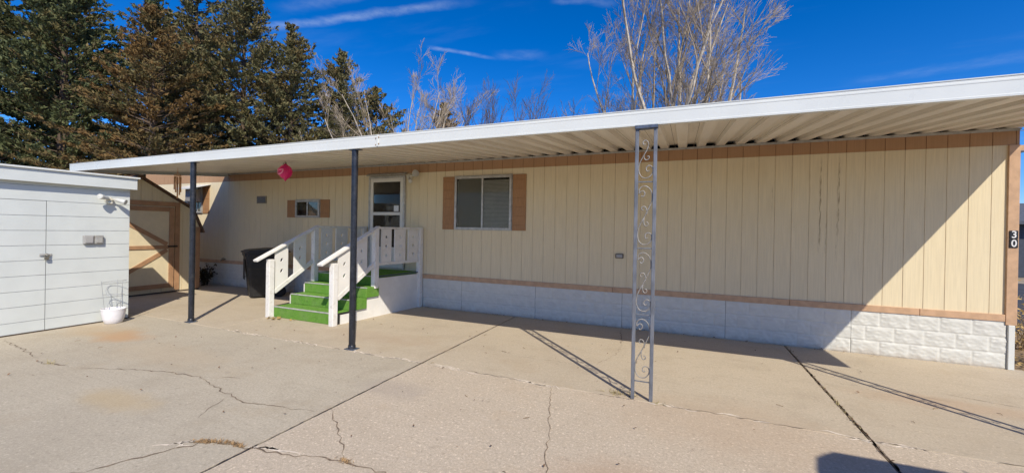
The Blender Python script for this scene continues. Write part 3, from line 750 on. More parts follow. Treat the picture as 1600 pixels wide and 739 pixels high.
mb = MB(); mb.cbox(-11.998, -11.985, -4.10, -3.98, 1.07, 1.10, .003); mb.tube([(-11.98,-4.05,1.085),(-11.965,-4.05,1.085),(-11.96,-4.03,1.085),(-11.965,-4.01,1.085),(-11.985,-4.01,1.085)], .006, 6)
h_ = mb.build('hasp', M['alum'], dr)
mb = MB(); mb.cbox(-11.975,-11.95,-4.06,-4.015,1.015,1.06,.005); mb.tube(spline([(-11.962,-4.052,1.05),(-11.962,-4.052,1.085),(-11.962,-4.037,1.10),(-11.962,-4.022,1.085),(-11.962,-4.022,1.05)],4), .005, 6); mb.build('padlock', M['padlock'], dr)
# roof with deep fascia, dropping a little to the front
mb = MB(); mb.box(-13.05, -11.935, -7.7, -3.045, 2.121, 2.29); mb.cbox(-11.932, -11.905, -7.72, -3.035, 2.10, 2.285, .004)
mb.box(-11.934, -13.05, -3.044, -3.03, 2.10, 2.285) if False else mb.cbox(-13.05, -11.933, -3.044, -3.022, 2.10, 2.285, .003)
rf = mb.build('roof', M['shedwhite'], wsd)
mb = MB(); mb.prism([(-13.08, 2.292),(-11.888, 2.292),(-11.885,2.280),(-11.876,2.280),(-11.876,2.304),(-13.08,2.312)], 'y', -7.74, -3.012); mb.build('roof_edge', M['alwhite'], wsd)
# twin flood light
mb = MB(); mb.lathe((-11.995,-3.36,1.91), [(0,.05),(.035,.048),(.05,.03),(.052,0)], 18, axis='x'); mb.tube([(-11.96,-3.36,1.92),(-11.92,-3.40,1.93),(-11.91,-3.42,1.935)], .013, 8); mb.tube([(-11.96,-3.35,1.92),(-11.92,-3.31,1.925),(-11.91,-3.29,1.925)], .013, 8)
mb.cbox(-11.97,-11.92,-3.385,-3.335,1.85,1.885,.008)
fl = mb.build('flood_light', M['lightbody'], wsd)
l_ = MB(); bell(l_, (-11.91,-3.41,1.935), (.42,-.88,.16), .04, .13); l_.build('lamp', M['lamp'], fl)
l_ = MB(); bell(l_, (-11.91,-3.295,1.92), (.7,.62,-.28), .04, .12); l_.build('lamp', M['lamp'], fl)
for ya, yb, mm in ((-3.655,-3.535,M['grey']), (-3.53,-3.425,M['alum'])):
    mb = MB(); mb.cbox(-11.999,-11.955,ya,yb,1.225,1.36,.008); mb.cbox(-11.955,-11.945,ya+.014,yb-.014,1.24,1.345,.006); mb.build('outlet_box', mm, wsd)
mb = MB(); mb.cbox(-12.02,-11.992,-7.6,-3.075,-.0,.018,.003); mb.build('base_dirt', M['soilgap'], wsd)

# ------------------------------------------------------------------ barn shed
BX = -14.40
bs = thing('barn_shed', (BX, -1.87, 0), 'cream gambrel barn shed with brown trimmed door between the white shed and home', 'shed')
def gam(off=0.0):  # outline of the gambrel end, (y,z)
    return [(-.68-off*0,.0),(-.66,1.40),(-.86,1.93-.03),(-1.87,2.56-.03),(-2.88,1.90),(-3.08,1.40),(-3.06,0)]
mb = MB()
ys_ = [-3.05,-2.85,-2.65,-2.45,-2.25,-2.05,-1.85,-1.65,-1.45,-1.25,-1.05,-.87,-.69]
def roofz(y):
    d_ = abs(y+1.87)
    return 2.53 - d_*(.63/1.01) if d_ < 1.01 else 1.90 - (d_-1.01)*(.5/.2)
for a, b_ in zip(ys_[:-1], ys_[1:]):
    a2, b2 = a+.004, b_-.004
    zs = [(a2,.03),(b2,.03),(b2,roofz(b2))]
    for kk in (-2.88,-1.87,-.86):
        if a2 < kk < b2: zs.append((kk, roofz(kk)))
    zs.append((a2, roofz(a2)))
    mb.prism(zs, 'x', BX-.02, BX)
mb.prism([(-3.05,.03),(-.69,.03),(-.69,1.42),(-.86,1.9),(-1.87,2.52),(-2.88,1.9),(-3.05,1.42)], 'x', BX-.06, BX-.008, 1)
mb.box(-17.2, BX-.06, -.72, -.69, .03, 1.42); mb.box(-17.2, BX-.06, -3.05, -3.02, .03, 1.42); mb.prism([(-3.05,.03),(-.69,.03),(-.69,1.42),(-.86,1.9),(-1.87,2.52),(-2.88,1.9),(-3.05,1.42)], 'x', -17.2, -17.16)
mb.build('wall', [M['cream'], M['creamgap']], bs)
mb = MB(); tk = .045
up = [(-.598,1.37),(-.845,1.955),(-1.87,2.595),(-2.895,1.955),(-3.142,1.37)]; lo = [(-3.10,1.36),(-2.86,1.925),(-1.87,2.545),(-.88,1.925),(-.64,1.36)]
mb.prism(up+lo, 'x', -17.3, BX+.06); mb.build('roof', M['shingle'], bs)
mb = MB(); mb.cbox(BX+.001,BX+.022,-.775,-.685,.03,1.50,.003); mb.build('corner_board', M['barntrim'], bs)
mb = MB(); mb.cbox(BX+.001,BX+.022,-1.215,-1.115,.05,2.05,.003); mb.cbox(BX+.001,BX+.022,-2.70,-2.60,.05,2.05,.003); mb.cbox(BX+.001,BX+.022,-2.599,-1.216,1.955,2.05,.003); mb.build('door_casing', M['barntrim'], bs)
dm = MB(); dm.box(BX+.004, BX+.02, -2.58, -1.235, .12, 1.93); bd = dm.build('door', mat('cream_door_panel', CREAM, .65, var=.04, bump=.1), bs)
mb = MB(); a, b_ = BX+.0205, BX+.038
mb.cbox(a,b_,-1.335,-1.237,.12,1.93,.003); mb.cbox(a,b_,-2.578,-2.48,.12,1.93,.003); mb.cbox(a,b_,-2.479,-1.336,1.835,1.93,.003); mb.cbox(a,b_,-2.479,-1.336,.12,.215,.003); mb.cbox(a,b_,-2.479,-1.336,.995,1.075,.003)
def brace(y0,z0,y1,z1,w=.085):
    d = Vector((y1-y0, z1-z0)).normalized(); nn = Vector((-d.y, d.x))*w/2
    mb.prism([(y0-nn.x,z0-nn.y),(y0+nn.x,z0+nn.y),(y1+nn.x,z1+nn.y),(y1-nn.x,z1-nn.y)], 'x', a-.0, b_-.004)
brace(-2.46,1.80,-1.37,1.10); brace(-2.46,.26,-1.37,.97)
mb.build('door_brace', M['barntrim'], bd)
mb = MB(); mb.cbox(BX+.039,BX+.052,-1.36,-1.17,1.03,1.065,.003); mb.tube([(BX+.052,-1.34,1.05),(BX+.075,-1.32,1.05),(BX+.075,-1.28,1.05),(BX+.052,-1.26,1.05)], .009, 6); mb.build('latch', M['rubber'], bd)
mb = MB(); mb.box(-17.1, BX-.02, -3.0, -.74, 0, .04); mb.box(BX-.03, BX+.012,-3.04,-.70,0,.03); mb.build('skid_base', M['soilgap'], bs)

# ------------------------------------------------------------------ wheeled bin
bt = thing('trash_bin', (-12.15, -.66, 0), 'black wheeled trash bin with a hinged lid beside the porch steps', 'trash bin')
bc = Vector((-12.15,-.66,0)); w0, w1, d0, d1, hh = .24, .30, .27, .36, .96
mb = MB(); bm = bmesh.new()
rings = [(0.02, w0-.02, d0-.02), (.05, w0, d0), (.62, w0+.042, d0+.06), (.64, w0+.05, d0+.068), (.90, w1, d1), (.905, w1+.02, d1+.02), (hh, w1+.022, d1+.022)]
vr = []
for z, w, d in rings:
    c_ = .05; pts = [(-w+c_,-d),(w-c_,-d),(w,-d+c_),(w,d-c_),(w-c_,d),(-w+c_,d),(-w,d-c_),(-w,-d+c_)]
    vr.append([bm.verts.new((bc.x+x, bc.y+y, z)) for x, y in pts])
for a, b_ in zip(vr[:-1], vr[1:]):
    for j in range(8): bm.faces.new((a[j], a[(j+1)%8], b_[(j+1)%8], b_[j]))
bm.faces.new(vr[0][::-1]); bm.faces.new(vr[-1]); mb.bm(bm); body = mb.build('body', M['bin'], bt)
mb = MB(); mb.prism([(bc.y-.40,.965),(bc.y-.40,.99),(bc.y-.30,1.03),(bc.y+.1,1.06),(bc.y+.40,1.05),(bc.y+.44,1.0),(bc.y+.40,.965)], 'x', bc.x-.345, bc.x+.345); mb.build('lid', M['bin'], bt)
mb = MB(); mb.cbox(bc.x-.13,bc.x+.13,bc.y-.372,bc.y-.36,.40,.83,.004); mb.build('front_recess', M['rubber'], body)
mb = MB(); mb.cbox(bc.x-.12,bc.x+.10,bc.y-.362,bc.y-.335,.455,.468,.003); mb.build('grab_bar', M['bingrey'], body)
mb = MB(); mb.tube([(bc.x-.25,bc.y+.42,1.0),(bc.x-.25,bc.y+.47,.98),(bc.x+.25,bc.y+.47,.98),(bc.x+.25,bc.y+.42,1.0)], .014, 8); mb.build('handle', M['bin'], bt)
for s_ in (-1,1):
    mb = MB(); mb.lathe((bc.x+s_*.27-.03, bc.y+.27, .125), [(0,0),(.10,0),(.125,.01),(.125,.05),(.10,.06),(0,.06)], 20, axis='x'); mb.build('wheel', M['rubber'], bt)
bt.rotation_euler.z = R(-28)

# ------------------------------------------------------------------ flower pot and tomato cage
pc = (-11.80,-3.36,0)
fp = thing('flower_pot', pc, 'white plastic flower pot on the concrete at the white shed corner', 'flower pot')
mb = MB(); mb.lathe(pc, [(0,0),(.095,0),(.104,.007),(.125,.07),(.141,.165),(.147,.216),(.150,.224),(.145,.228),(.138,.22),(.134,.18),(.128,.176)], 36); mb.build('bowl', M['pot'], fp)
mb = MB(); mb.lathe((pc[0],pc[1],.176), [(.133,0),(.08,.01),(0.001,.006)], 24); mb.build('soil', M['soil'], fp)
tc = thing('tomato_cage', (pc[0],pc[1],.23), 'thin wire tomato cage with bent rings stuck in the flower pot', 'tomato cage')
for k in range(3):
    a = R(20+120*k); mb = MB(); mb.tube([(pc[0]+.10*math.cos(a), pc[1]+.10*math.sin(a), .16),(pc[0]+.143*math.cos(a), pc[1]+.143*math.sin(a), .66)], .003, 5)
    mb.build('stake', M['wire'], tc)
mb = MB()
def ring(z, r, tx, ty, n=26):
    mb.tube([(pc[0]+r*math.cos(2*math.pi*j/n), pc[1]+r*math.sin(2*math.pi*j/n), z+tx*math.cos(2*math.pi*j/n)+ty*math.sin(2*math.pi*j/n)) for j in range(n)], .003, 5, closed=True)
ring(.645,.141,.012,.01); ring(.44,.124,.01,-.01)
def loop_(pts): mb.tube(spline([(pc[0]+a*.75, pc[1]+b*.75, z) for a, b, z in pts], 5), .0026, 5)
loop_([(.06,-.1,.43),(.03,-.13,.47),(.02,-.13,.54),(.06,-.09,.59),(.12,.03,.57),(.14,.08,.55)])
loop_([(.06,-.12,.24),(.05,-.11,.31),(.1,-.04,.35),(.14,.04,.31),(.15,.08,.25)])
mb.build('hoop', M['wire'], tc)

# ------------------------------------------------------------------ hanging things
go = thing('glass_ornament', (-10.05,-1.8,2.39), 'bright pink blown glass ornament hanging from the awning', 'ornament')
oc = (-10.05,-1.8,2.50)
mb = MB(); pr = []
for k in range(17):
    a = math.pi*k/16; r = .112*math.sin(a)**.85; z = -.12*math.cos(a)
    if k == 0: pr.append((.001, -.17)); continue
    if k == 1: pr.append((.020, -.138)); continue
    if k == 15: pr.append((.04, .118)); continue
    if k == 16: pr.append((.018, .14)); continue
    pr.append((r, z))
mb.lathe(oc, pr, 24); mb.build('glass_body', M['pink'], go)
mb = MB(); mb.tube(spline([(oc[0]-.05,oc[1]-.095,oc[2]+.05),(oc[0]-.085,oc[1]-.075,oc[2]-.01),(oc[0]-.03,oc[1]-.108,oc[2]-.05),(oc[0]+.04,oc[1]-.104,oc[2]-.03),(oc[0]+.06,oc[1]-.094,oc[2]+.03),(oc[0]+.0,oc[1]-.112,oc[2]+.02)],5), .012, 8); mb.build('glass_swirl', mat('milky_pink_glass',(.85,.25,.42),.15,var=.05), go)
mb = MB(); mb.lathe((oc[0],oc[1],oc[2]+.12), [(.02,0),(.022,.015),(.008,.03),(.001,.03)], 10); mb.tube([(oc[0],oc[1],oc[2]+.15),(oc[0],oc[1],2.676)], .003, 5); mb.tube(spline([(oc[0]-.04,oc[1]-.02,oc[2]+.105),(oc[0]-.02,oc[1]-.02,oc[2]+.15),(oc[0],oc[1],oc[2]+.17),(oc[0]+.02,oc[1],oc[2]+.15),(oc[0]+.035,oc[1],oc[2]+.105)],4), .004, 5); mb.build('hook', M['string'], go)

wc = thing('wind_chime', (-12.8,-2.0,2.12), 'bamboo wind chime hanging under the awning near the barn shed', 'wind chime')
cx, cy = -12.80, -2.0
mb = MB(); mb.lathe((cx,cy,2.50), [(0.001,.016),(.058,.016),(.058,0),(.001,0)], 16); mb.tube([(cx,cy,2.518),(cx,cy,2.66)], .004, 5)
for k in range(5): 
    a = R(72*k+10); mb.tube([(cx+.06*math.cos(a),cy+.06*math.sin(a),2.515),(cx,cy,2.58)], .002, 4)
mb.build('top_disc', M['wood'], wc)
for k in range(5):
    a = R(72*k+10); L = [.36,.30,.42,.25,.31][k]; x, y = cx+.05*math.cos(a), cy+.05*math.sin(a)
    mb = MB(); mb.lathe((x,y,2.485-L), [(.009,0),(.0125,0),(.0125,L*.48),(.0135,L*.5),(.0125,L*.52),(.0125,L),(.009,L)], 10); mb.tube([(x,y,2.485),(x,y,2.505)], .002, 4); mb.build('tube', M['wood'], wc)

# ------------------------------------------------------------------ van behind the viewer's right shoulder (its shadow crosses the corner)
M['carpaint'] = mat('silver_grey_van_paint', (.30,.31,.32), .35, var=0, spec=.5, coat=.4)
vx, vy = -.15, -4.95     # rear end, its body runs towards -y
car = thing('parked_van', (vx, vy, 0), 'silver grey high-roofed van parked behind the viewer, its rounded roof shadow on the concrete', 'van')
prof = [(.0,.42),(-.02,.62),(0,1.1),(.05,1.9),(.10,2.32),(.22,2.50),(.5,2.58),(2.0,2.62),(3.9,2.58),(4.25,2.42),(5.15,1.42),(5.75,1.18),(5.92,.85),(5.92,.45),(5.7,.32),(.2,.32)]
bm = bmesh.new(); L = []
for xo, k in ((-1,0),(-.93,1),(-.70,2),(0,3),(.70,2),(.93,1),(1,0)):
    row = []
    for (l, z) in prof:
        tum = max(0, z-1.0)*.075
        x = vx + xo*(1.0-tum) if True else 0
        zz = z - {0:.40, 1:.14, 2:.02, 3:0}[k]*(1 if z > 2.2 else .35 if z > 1.3 else .1 if z > 1.0 else 0)
        ll = l + {0:.14, 1:.04, 2:.0, 3:0}[k]*(1 if l < .6 else -1 if l > 5 else 0)
        row.append(bm.verts.new((x, vy-ll, zz)))
    L.append(row)
n = len(prof)
for a, b_ in zip(L[:-1], L[1:]):
    for i in range(n): bm.faces.new((a[i], b_[i], b_[(i+1)%n], a[(i+1)%n]))
bm.faces.new(L[0]); bm.faces.new(L[-1][::-1]); bmesh.ops.recalc_face_normals(bm, faces=bm.faces)
bmesh.ops.bevel(bm, geom=[e for e in bm.edges if e.calc_face_angle(0) > R(30)], offset=.04, segments=3, affect='EDGES')
mb = MB(); mb.bm(bm, smooth=False); mb.build('body', M['carpaint'], car)
for s_ in (-1,1):
    xr = lambda l, z: vx + s_*(1.0 - max(0, z-1.0)*.075 + .006)
    mb = MB(); mb.prism([(vy-3.55,1.35),(vy-4.75,1.35),(vy-4.25,1.98),(vy-3.55,2.02)], 'x', xr(0,1.7)-.045, xr(0,1.35)); mb.build('side_window', M['black'], car)
    mb = MB(); mb.cbox(vx+s_*.36-.27, vx+s_*.36+.27, vy-.01, vy+.012, 1.35, 1.95, .02); mb.build('rear_window', M['black'], car)
    for l_ in (1.15, 4.85):
        mb = MB(); mb.lathe((vx+s_*.92-.11, vy-l_, .35), [(0,.0),(.22,0),(.33,.012),(.35,.04),(.35,.19),(.33,.218),(.22,.23),(0,.23)], 28, axis='x'); w_ = mb.build('wheel', M['rubber'], car)
        mb = MB(); mb.lathe((vx+s_*(.92+.112), vy-l_, .35), [(.001,.012),(.05,.012),(.08,0),(.19,.004),(.205,-.004)], 24, axis='x'); mb.build('rim', M['galv'], w_)
    mb = MB(); mb.cbox(vx+s_*.90-.07, vx+s_*.90+.07, vy-.10, vy+.012, .85, 1.35, .02); mb.build('tail_light', mat('red_lens', (.35,.01,.01), .2, var=0), car)
    mb = MB(); mb.cbox(vx+s_*1.16-.09, vx+s_*1.16+.09, vy-4.55, vy-4.43, 1.35, 1.75, .03); mb.cbox(vx+s_*1.04-.06, vx+s_*1.04+.06, vy-4.53, vy-4.47, 1.38, 1.44, .01); mb.build('side_mirror', M['black'], car)
mb = MB(); mb.cbox(vx-.94,vx+.94,vy-.06,vy+.07,.40,.62,.03); mb.build('bumper', M['black'], car)
mb = MB(); mb.box(vx-.006,vx+.006,vy-.01,vy+.004,.66,2.3); mb.build('door_gap', M['rubber'], car)

# ------------------------------------------------------------------ foliage
def foliage_mat(name, a, b_, dead, k):
    m, t, b = newmat(name)
    pos = t.node('ShaderNodeNewGeometry').outputs['Position']
    n1 = t.noise(pos, .55, 4, .6); n2 = t.noise(pos, 3.0, 4, .6); n3 = t.noise(pos, 17, 2, .6)
    c = t.mix(t.ramp(n2, .3, .7), a, b_)
    c = t.mix(t.math('MULTIPLY', t.ramp(t.math('ADD', t.math('MULTIPLY', n1, .6), t.math('MULTIPLY', n2, .4)), .58-k*.35, .72-k*.35), .9), c, dead)
    c = t.mix(t.math('MULTIPLY', t.ramp(n3, .35, .65), .35), c, tuple(x*1.5 for x in a))
    t.l.new(c, b.inputs['Base Color']); b.inputs['Roughness'].default_value = .75; b.inputs['Specular IOR Level'].default_value = .2
    tr = t.node('ShaderNodeBsdfTranslucent', {'Color': c})
    mx = t.node('ShaderNodeMixShader', {0: .18, 1: b.outputs[0], 2: tr.outputs[0]})
    t.l.new(mx.outputs[0], t.n['Material Output'].inputs[0]); return m
M['fir'] = foliage_mat('dark_green_needles', (.060,.078,.034), (.155,.165,.070), (.24,.17,.07), .20)
M['olive'] = foliage_mat('olive_brown_needles', (.095,.098,.042), (.22,.19,.088), (.24,.165,.07), .30)
M['rusty'] = foliage_mat('rust_brown_needles', (.14,.082,.030), (.25,.150,.055), (.12,.115,.05), .40)

def np_mesh(name, V, F, m, parent, mats=None, quads=True):
    me = bpy.data.meshes.new(name); nv = len(V); nf, k = F.shape
    me.vertices.add(nv); me.vertices.foreach_set('co', V.astype(np.float32).ravel())
    me.loops.add(nf*k); me.loops.foreach_set('vertex_index', F.astype(np.int32).ravel())
    me.polygons.add(nf); me.polygons.foreach_set('loop_start', np.arange(0, nf*k, k, dtype=np.int32)); me.polygons.foreach_set('loop_total', np.full(nf, k, dtype=np.int32))
    me.materials.append(m); me.update(calc_edges=True); me.validate()
    o = bpy.data.objects.new(name, me); COL.objects.link(o); o.parent = parent; return o

def conifer(name, loc, H, Rr, m, label, seed, dens=1.0, group='tall conifers in a row behind the sheds and home', base=.6, sparse=0.0, card=.2):
    r = np.random.default_rng(seed); rt = thing(name, loc, label, 'tree', group)
    nb = int(H*19*dens); zs = base + (H-base)*np.sort(r.random(nb))**.95
    cc, dd, ss = [], [], []
    mbr = MB(); k2 = (.2/card)**1.35
    lob = [(r.random()*6.28, r.uniform(.1,.9), r.uniform(.6,1.2)) for _ in range(9)]     # uneven sides: some directions bulge, some are thin
    for z in zs:
        u = (z-base)/(H-base); prof_ = min(1.0, (1-u)*1.45)**.85
        az = r.random()*2*math.pi
        bulge = 1.0
        for a_, uu, kk in lob:
            w_ = math.exp(-((u-uu)/.12)**2)*max(0, math.cos(az-a_)); bulge *= 1 + (kk-1)*w_
        Lb = Rr*prof_*bulge*(.6+.4*math.sin(min(1, u*6)*math.pi/2))*r.uniform(.5, 1.15) + .15
        if r.random() < sparse + .06: Lb *= .4
        tilt = r.uniform(-.05, .3) + .6*u
        dv = np.array([math.cos(az), math.sin(az), tilt]); dv /= np.linalg.norm(dv)
        side = np.array([-math.sin(az), math.cos(az), 0])
        ns = max(3, int(Lb*3.6))
        sag = r.uniform(-.10, .10)
        mbr.tube([(0,0,z), tuple(dv*Lb*.5+np.array([0,0,z-sag*Lb*.25])), tuple(dv*Lb*.95+np.array([0,0,z-sag*Lb*.9]))], [.03*(1-u)+.012, .02*(1-u)+.008, .004], 4, cap=False)
        for q_ in range(ns):
            s_ = (q_+r.random())/ns
            if s_ < .25 and u < .85: continue
            c0 = np.array([0,0,z]) + dv*Lb*s_; c0[2] -= sag*Lb*s_*s_
            # a flat spray of twiglets: fans sideways from the branch, lifted at the tip
            nsp = 2 if u < .9 else 1
            for sg in ((-1, 1) if nsp == 2 else (0,)):
                ax = dv*.75 + side*sg*r.uniform(.35,.9) + np.array([0,0,r.uniform(-.05,.45)]); ax /= np.linalg.norm(ax)
                Ls = (.22 + .30*(1-s_))*r.uniform(.6,1.3)*min(1, .35+Lb/2)
                nc = int(r.integers(8, 15)*k2)
                tt = r.random(nc)**.8
                off = ax[None,:]*(tt*Ls)[:,None] + r.normal(size=(nc,3))*np.array([.055,.055,.04])*(1.2-.5*tt)[:,None]
                d2 = ax*.8 + r.normal(size=(nc,3))*.5; d2[:,2] += .15
                cc.append(c0+off); dd.append(d2); ss.append(r.uniform(.55, 1.25, nc)*card)
    # leader tuft
    nc = 120; tz = r.random(nc); cc.append(np.stack([r.normal(size=nc)*.06, r.normal(size=nc)*.06, H-.9+tz*1.0], -1)); dd.append(np.stack([r.normal(size=nc)*.5, r.normal(size=nc)*.5, np.ones(nc)], -1)); ss.append(np.full(nc, card*.9))
    C_ = np.concatenate(cc); D = np.concatenate(dd); Sz = np.concatenate(ss)
    D /= np.linalg.norm(D, axis=1)[:,None]; A = np.cross(D, r.normal(size=D.shape)); A /= np.linalg.norm(A, axis=1)[:,None]
    l = D*Sz[:,None]; w = A*(Sz*.19)[:,None]
    V = np.stack([C_-l*.5, C_-l*.05+w, C_+l*.55, C_-l*.05-w], 1).reshape(-1,3); F = np.arange(len(V)).reshape(-1,4)
    np_mesh('crown', V, F, m, rt)
    mbr.tube([(0,0,-.05),(0.02,0,H*.3),(0,.02,H*.65),(0,0,H*.97)], [.02+H*.016, .015+H*.012, .01+H*.006, .015], 10)
    tk = bpy.data.objects.new('trunk', None)
    me = bpy.data.meshes.new('trunk'); me.from_pydata([tuple(v) for v in mbr.v], [], mbr.f); me.materials.append(M['bark'])
    tk = bpy.data.objects.new('trunk', me); COL.objects.link(tk); tk.parent = rt
    return rt
CON = [
 ('fir_tree', (-36.0, 1.6), 17.0, 4.8, 'fir', 'tall dark green fir cut by the photo edge above the white shed', 1, 1.3, 0., 0.26),
 ('fir_tree', (-36.6, 4.6), 18.8, 5.0, 'fir', 'tallest dark green fir, second in from the photo edge above the shed', 2, 1.3, 0.05, 0.26),
 ('fir_tree', (-31.9, 3.0), 16.2, 4.3, 'fir', 'dark green fir just behind the rust-brown tree on its white-shed side', 3, 1.3, 0.05, 0.23),
 ('juniper_tree', (-26.1, 3.87), 11.4, 3.9, 'rusty', 'rust-brown dying juniper standing in front of the green firs', 4, 1.2, .0, .18),
 ('fir_tree', (-29.3, 7.4), 16.8, 5.0, 'olive', 'tall olive fir rising directly behind the rust-brown juniper', 5, 1.25, .03, .22),
 ('fir_tree', (-26.1, 8.0), 14.8, 4.8, 'olive', 'brownish green fir with a leaning top beside the open blue sky', 6, 1.25, .03, .20),
 ('juniper_tree', (-24.3, 9.5), 12.9, 4.2, 'olive', 'spiky topped olive juniper, lower than the firs beside it', 7, 1.25, .04, .20),
 ('juniper_tree', (-22.7, 11.6), 12.0, 4.3, 'olive', 'bushy topped brown juniper next to the white barked bare tree', 8, 1.25, .04, .20),
 ('juniper_tree', (-22.2, 14.1), 10.6, 4.3, 'olive', 'low brown juniper half hidden behind the white barked bare tree', 9, 1.0, .08, .26),
 ('juniper_tree', (-20.0, 18.6), 10.8, 3.6, 'rusty', 'small brown pointed juniper seen through the twigs of the white barked bare tree', 10, .8, .1, .28),
 ('fir_tree', (-41.5, 11.5), 20.0, 5.6, 'fir', 'dark fir of the back row, its top showing between the two tallest firs', 11, .8, .05, .36),
 ('fir_tree', (-35.5, 11.0), 15.5, 5.2, 'fir', 'shaded fir of the back row filling the gap behind the rust-brown juniper', 12, .8, .05, .34),
 ('juniper_tree', (-30.5, 13.5), 12.4, 4.8, 'olive', 'back row juniper filling the gap between the leaning fir and the spiky juniper', 13, .8, .05, .32),
 ('juniper_tree', (-28.5, 17.5), 11.6, 4.6, 'olive', 'back row juniper low between the spiky and the bushy juniper', 14, .8, .05, .34)]
for nm, (x, y), H, Rr, mm, lab, sd, de, spn, cdz in CON:
    conifer(nm, (x, y, -.06), H, Rr, M[mm], lab, sd, de, sparse=spn, card=cdz)

def bare_tree(loc, name, H, stems, m, label, seed, spread=.5, depth=5, group=None, r0=.09, twig=.006, up=.5, kids=(5,8), ang=(18,42), low=.0, sides=5, twigfac=1.0):
    r = random.Random(seed); rt = thing(name, loc, label, 'tree', group)
    trunk = MB(); br = MB()
    cnt = [0]
    def grow(p, d, L, rad, lev, mb):
        k = max(4, int(L/.35)); k = min(k, 14); pts = [Vector(p)]; dd = Vector(d)
        for i in range(k):
            dd = (dd + Vector((r.gauss(0,.07), r.gauss(0,.07), r.gauss(0,.05) + up*.06)) ).normalized(); pts.append(pts[-1] + dd*L/k)
        rads = [max(twig*.7, rad*(1-.82*i/k)) for i in range(k+1)]
        mb.tube(pts, rads, sides if lev < 2 else 4 if lev < 3 else 3, cap=False); cnt[0] += k
        if lev >= depth: return
        n_ = r.randint(*kids) if lev < depth-1 else max(2, int(r.randint(*kids)*.8*twigfac))
        for c in range(n_):
            t_ = (.22 if lev == 0 else .12) + (.98-.2)*(c + r.random())/n_ ; t_ = min(t_, .97); i = min(k-1, int(t_*k)); q_ = pts[i].lerp(pts[i+1], t_*k-i)
            ax = dd.orthogonal(); base = (pts[i+1]-pts[i]).normalized(); ax = base.orthogonal().normalized(); ax.rotate(Matrix.Rotation(r.random()*2*math.pi, 3, base))
            nd = base.copy(); nd.rotate(Matrix.Rotation(R(r.uniform(*ang)), 3, ax))
            nl = L*r.uniform(.38, .62)*(1-.55*t_) + .12
            grow(q_, nd, nl, max(twig, rads[i]*r.uniform(.45,.65)), lev+1, br)
    for s_ in range(stems):
        a = 2*math.pi*(s_*.618 + r.random()*.08); sp = spread*(.12 + .95*(s_+.5*r.random())/stems)
        d = Vector((math.cos(a)*sp, math.sin(a)*sp, 1)).normalized()
        grow((.12*math.cos(a), .12*math.sin(a), low), d, H*r.uniform(.85, 1.0)*(1-.45*sp), r0*r.uniform(.7,1.1), 0, trunk)
    trunk.tube([(0,0,-.08),(0,0,.15),(0,0,low+.25)], [r0*2.6, r0*2.1, r0*1.5], 10)
    for mb, nm, m in ((trunk,'trunk',m),(br,'crown',M['twigs'] if m in (M['palebark'], M['aspenbark']) else m)):
        me = bpy.data.meshes.new(nm); me.from_pydata([tuple(v) for v in mb.v], [], mb.f); me.materials.append(m)
        o = bpy.data.objects.new(nm, me); COL.objects.link(o); o.parent = rt
    return rt
bare_tree((-4.1,10.4,-.06), 'bare_tree', 12.6, 14, M['palebark'], 'large leafless tree with many pale upright limbs above the awning', 21, spread=.50, depth=4, r0=.12, twig=.006, kids=(5,6), ang=(14,36), low=.8, group='leafless trees behind the home', twigfac=1.0)
bare_tree((-16.4,9.6,-.06), 'bare_tree', 9.9, 11, M['aspenbark'], 'slender white barked leafless tree beside the brown junipers', 22, spread=.56, depth=4, r0=.075, twig=.006, kids=(4,5), ang=(14,34), low=.3, group='leafless trees behind the home')
bare_tree((-17.9,19.8,-.06), 'bare_tree', 11.3, 6, M['darktwig'], 'dark twiggy leafless tree far off, the one nearer the junipers', 23, spread=.4, depth=3, r0=.08, twig=.010, kids=(6,8), ang=(16,36), low=.5, group='leafless trees behind the home')
bare_tree((-15.6,22.6,-.06), 'bare_tree', 12.4, 7, M['darktwig'], 'dark rounded leafless tree far off in the gap of open sky', 24, spread=.36, depth=3, r0=.08, twig=.010, kids=(6,8), ang=(16,34), low=.5, group='leafless trees behind the home')
bare_tree((-12.6,28.1,-.06), 'bare_tree', 12.4, 5, M['darktwig'], 'faint leafless treetop peeping over the awning beside the large pale tree', 25, spread=.45, depth=3, r0=.07, twig=.010, kids=(5,7), ang=(16,38), low=.5, group='leafless trees behind the home')
# right-hand end: distant dark evergreen and slate house
conifer('fir_tree', (33.5, 52.0, -.06), 7.4, 3.2, M['fir'], 'distant dark evergreen seen past the house number corner', 31, .6, group='evergreens past the end of the home', base=.3, card=.5)
hs = thing('neighbour_house', (13.5, 20, 0), 'distant slate grey house past the house number corner', 'house')
mb = MB(); mb.box(9.2, 19.5, 17.5, 24, -.05, 2.2); mb.build('wall', M['house'], hs)
mb = MB(); mb.prism([(17.0,2.2),(17.0,2.32),(20.7,3.3),(24.5,2.32),(24.5,2.2)], 'x', 8.9, 19.8); mb.build('roof', mat('grey_shingle',(.09,.10,.12),.9,var=.2), hs)
mb = MB(); mb.box(10.0,11.6,17.47,17.499,.9,1.9); mb.build('window', M['black'], hs)

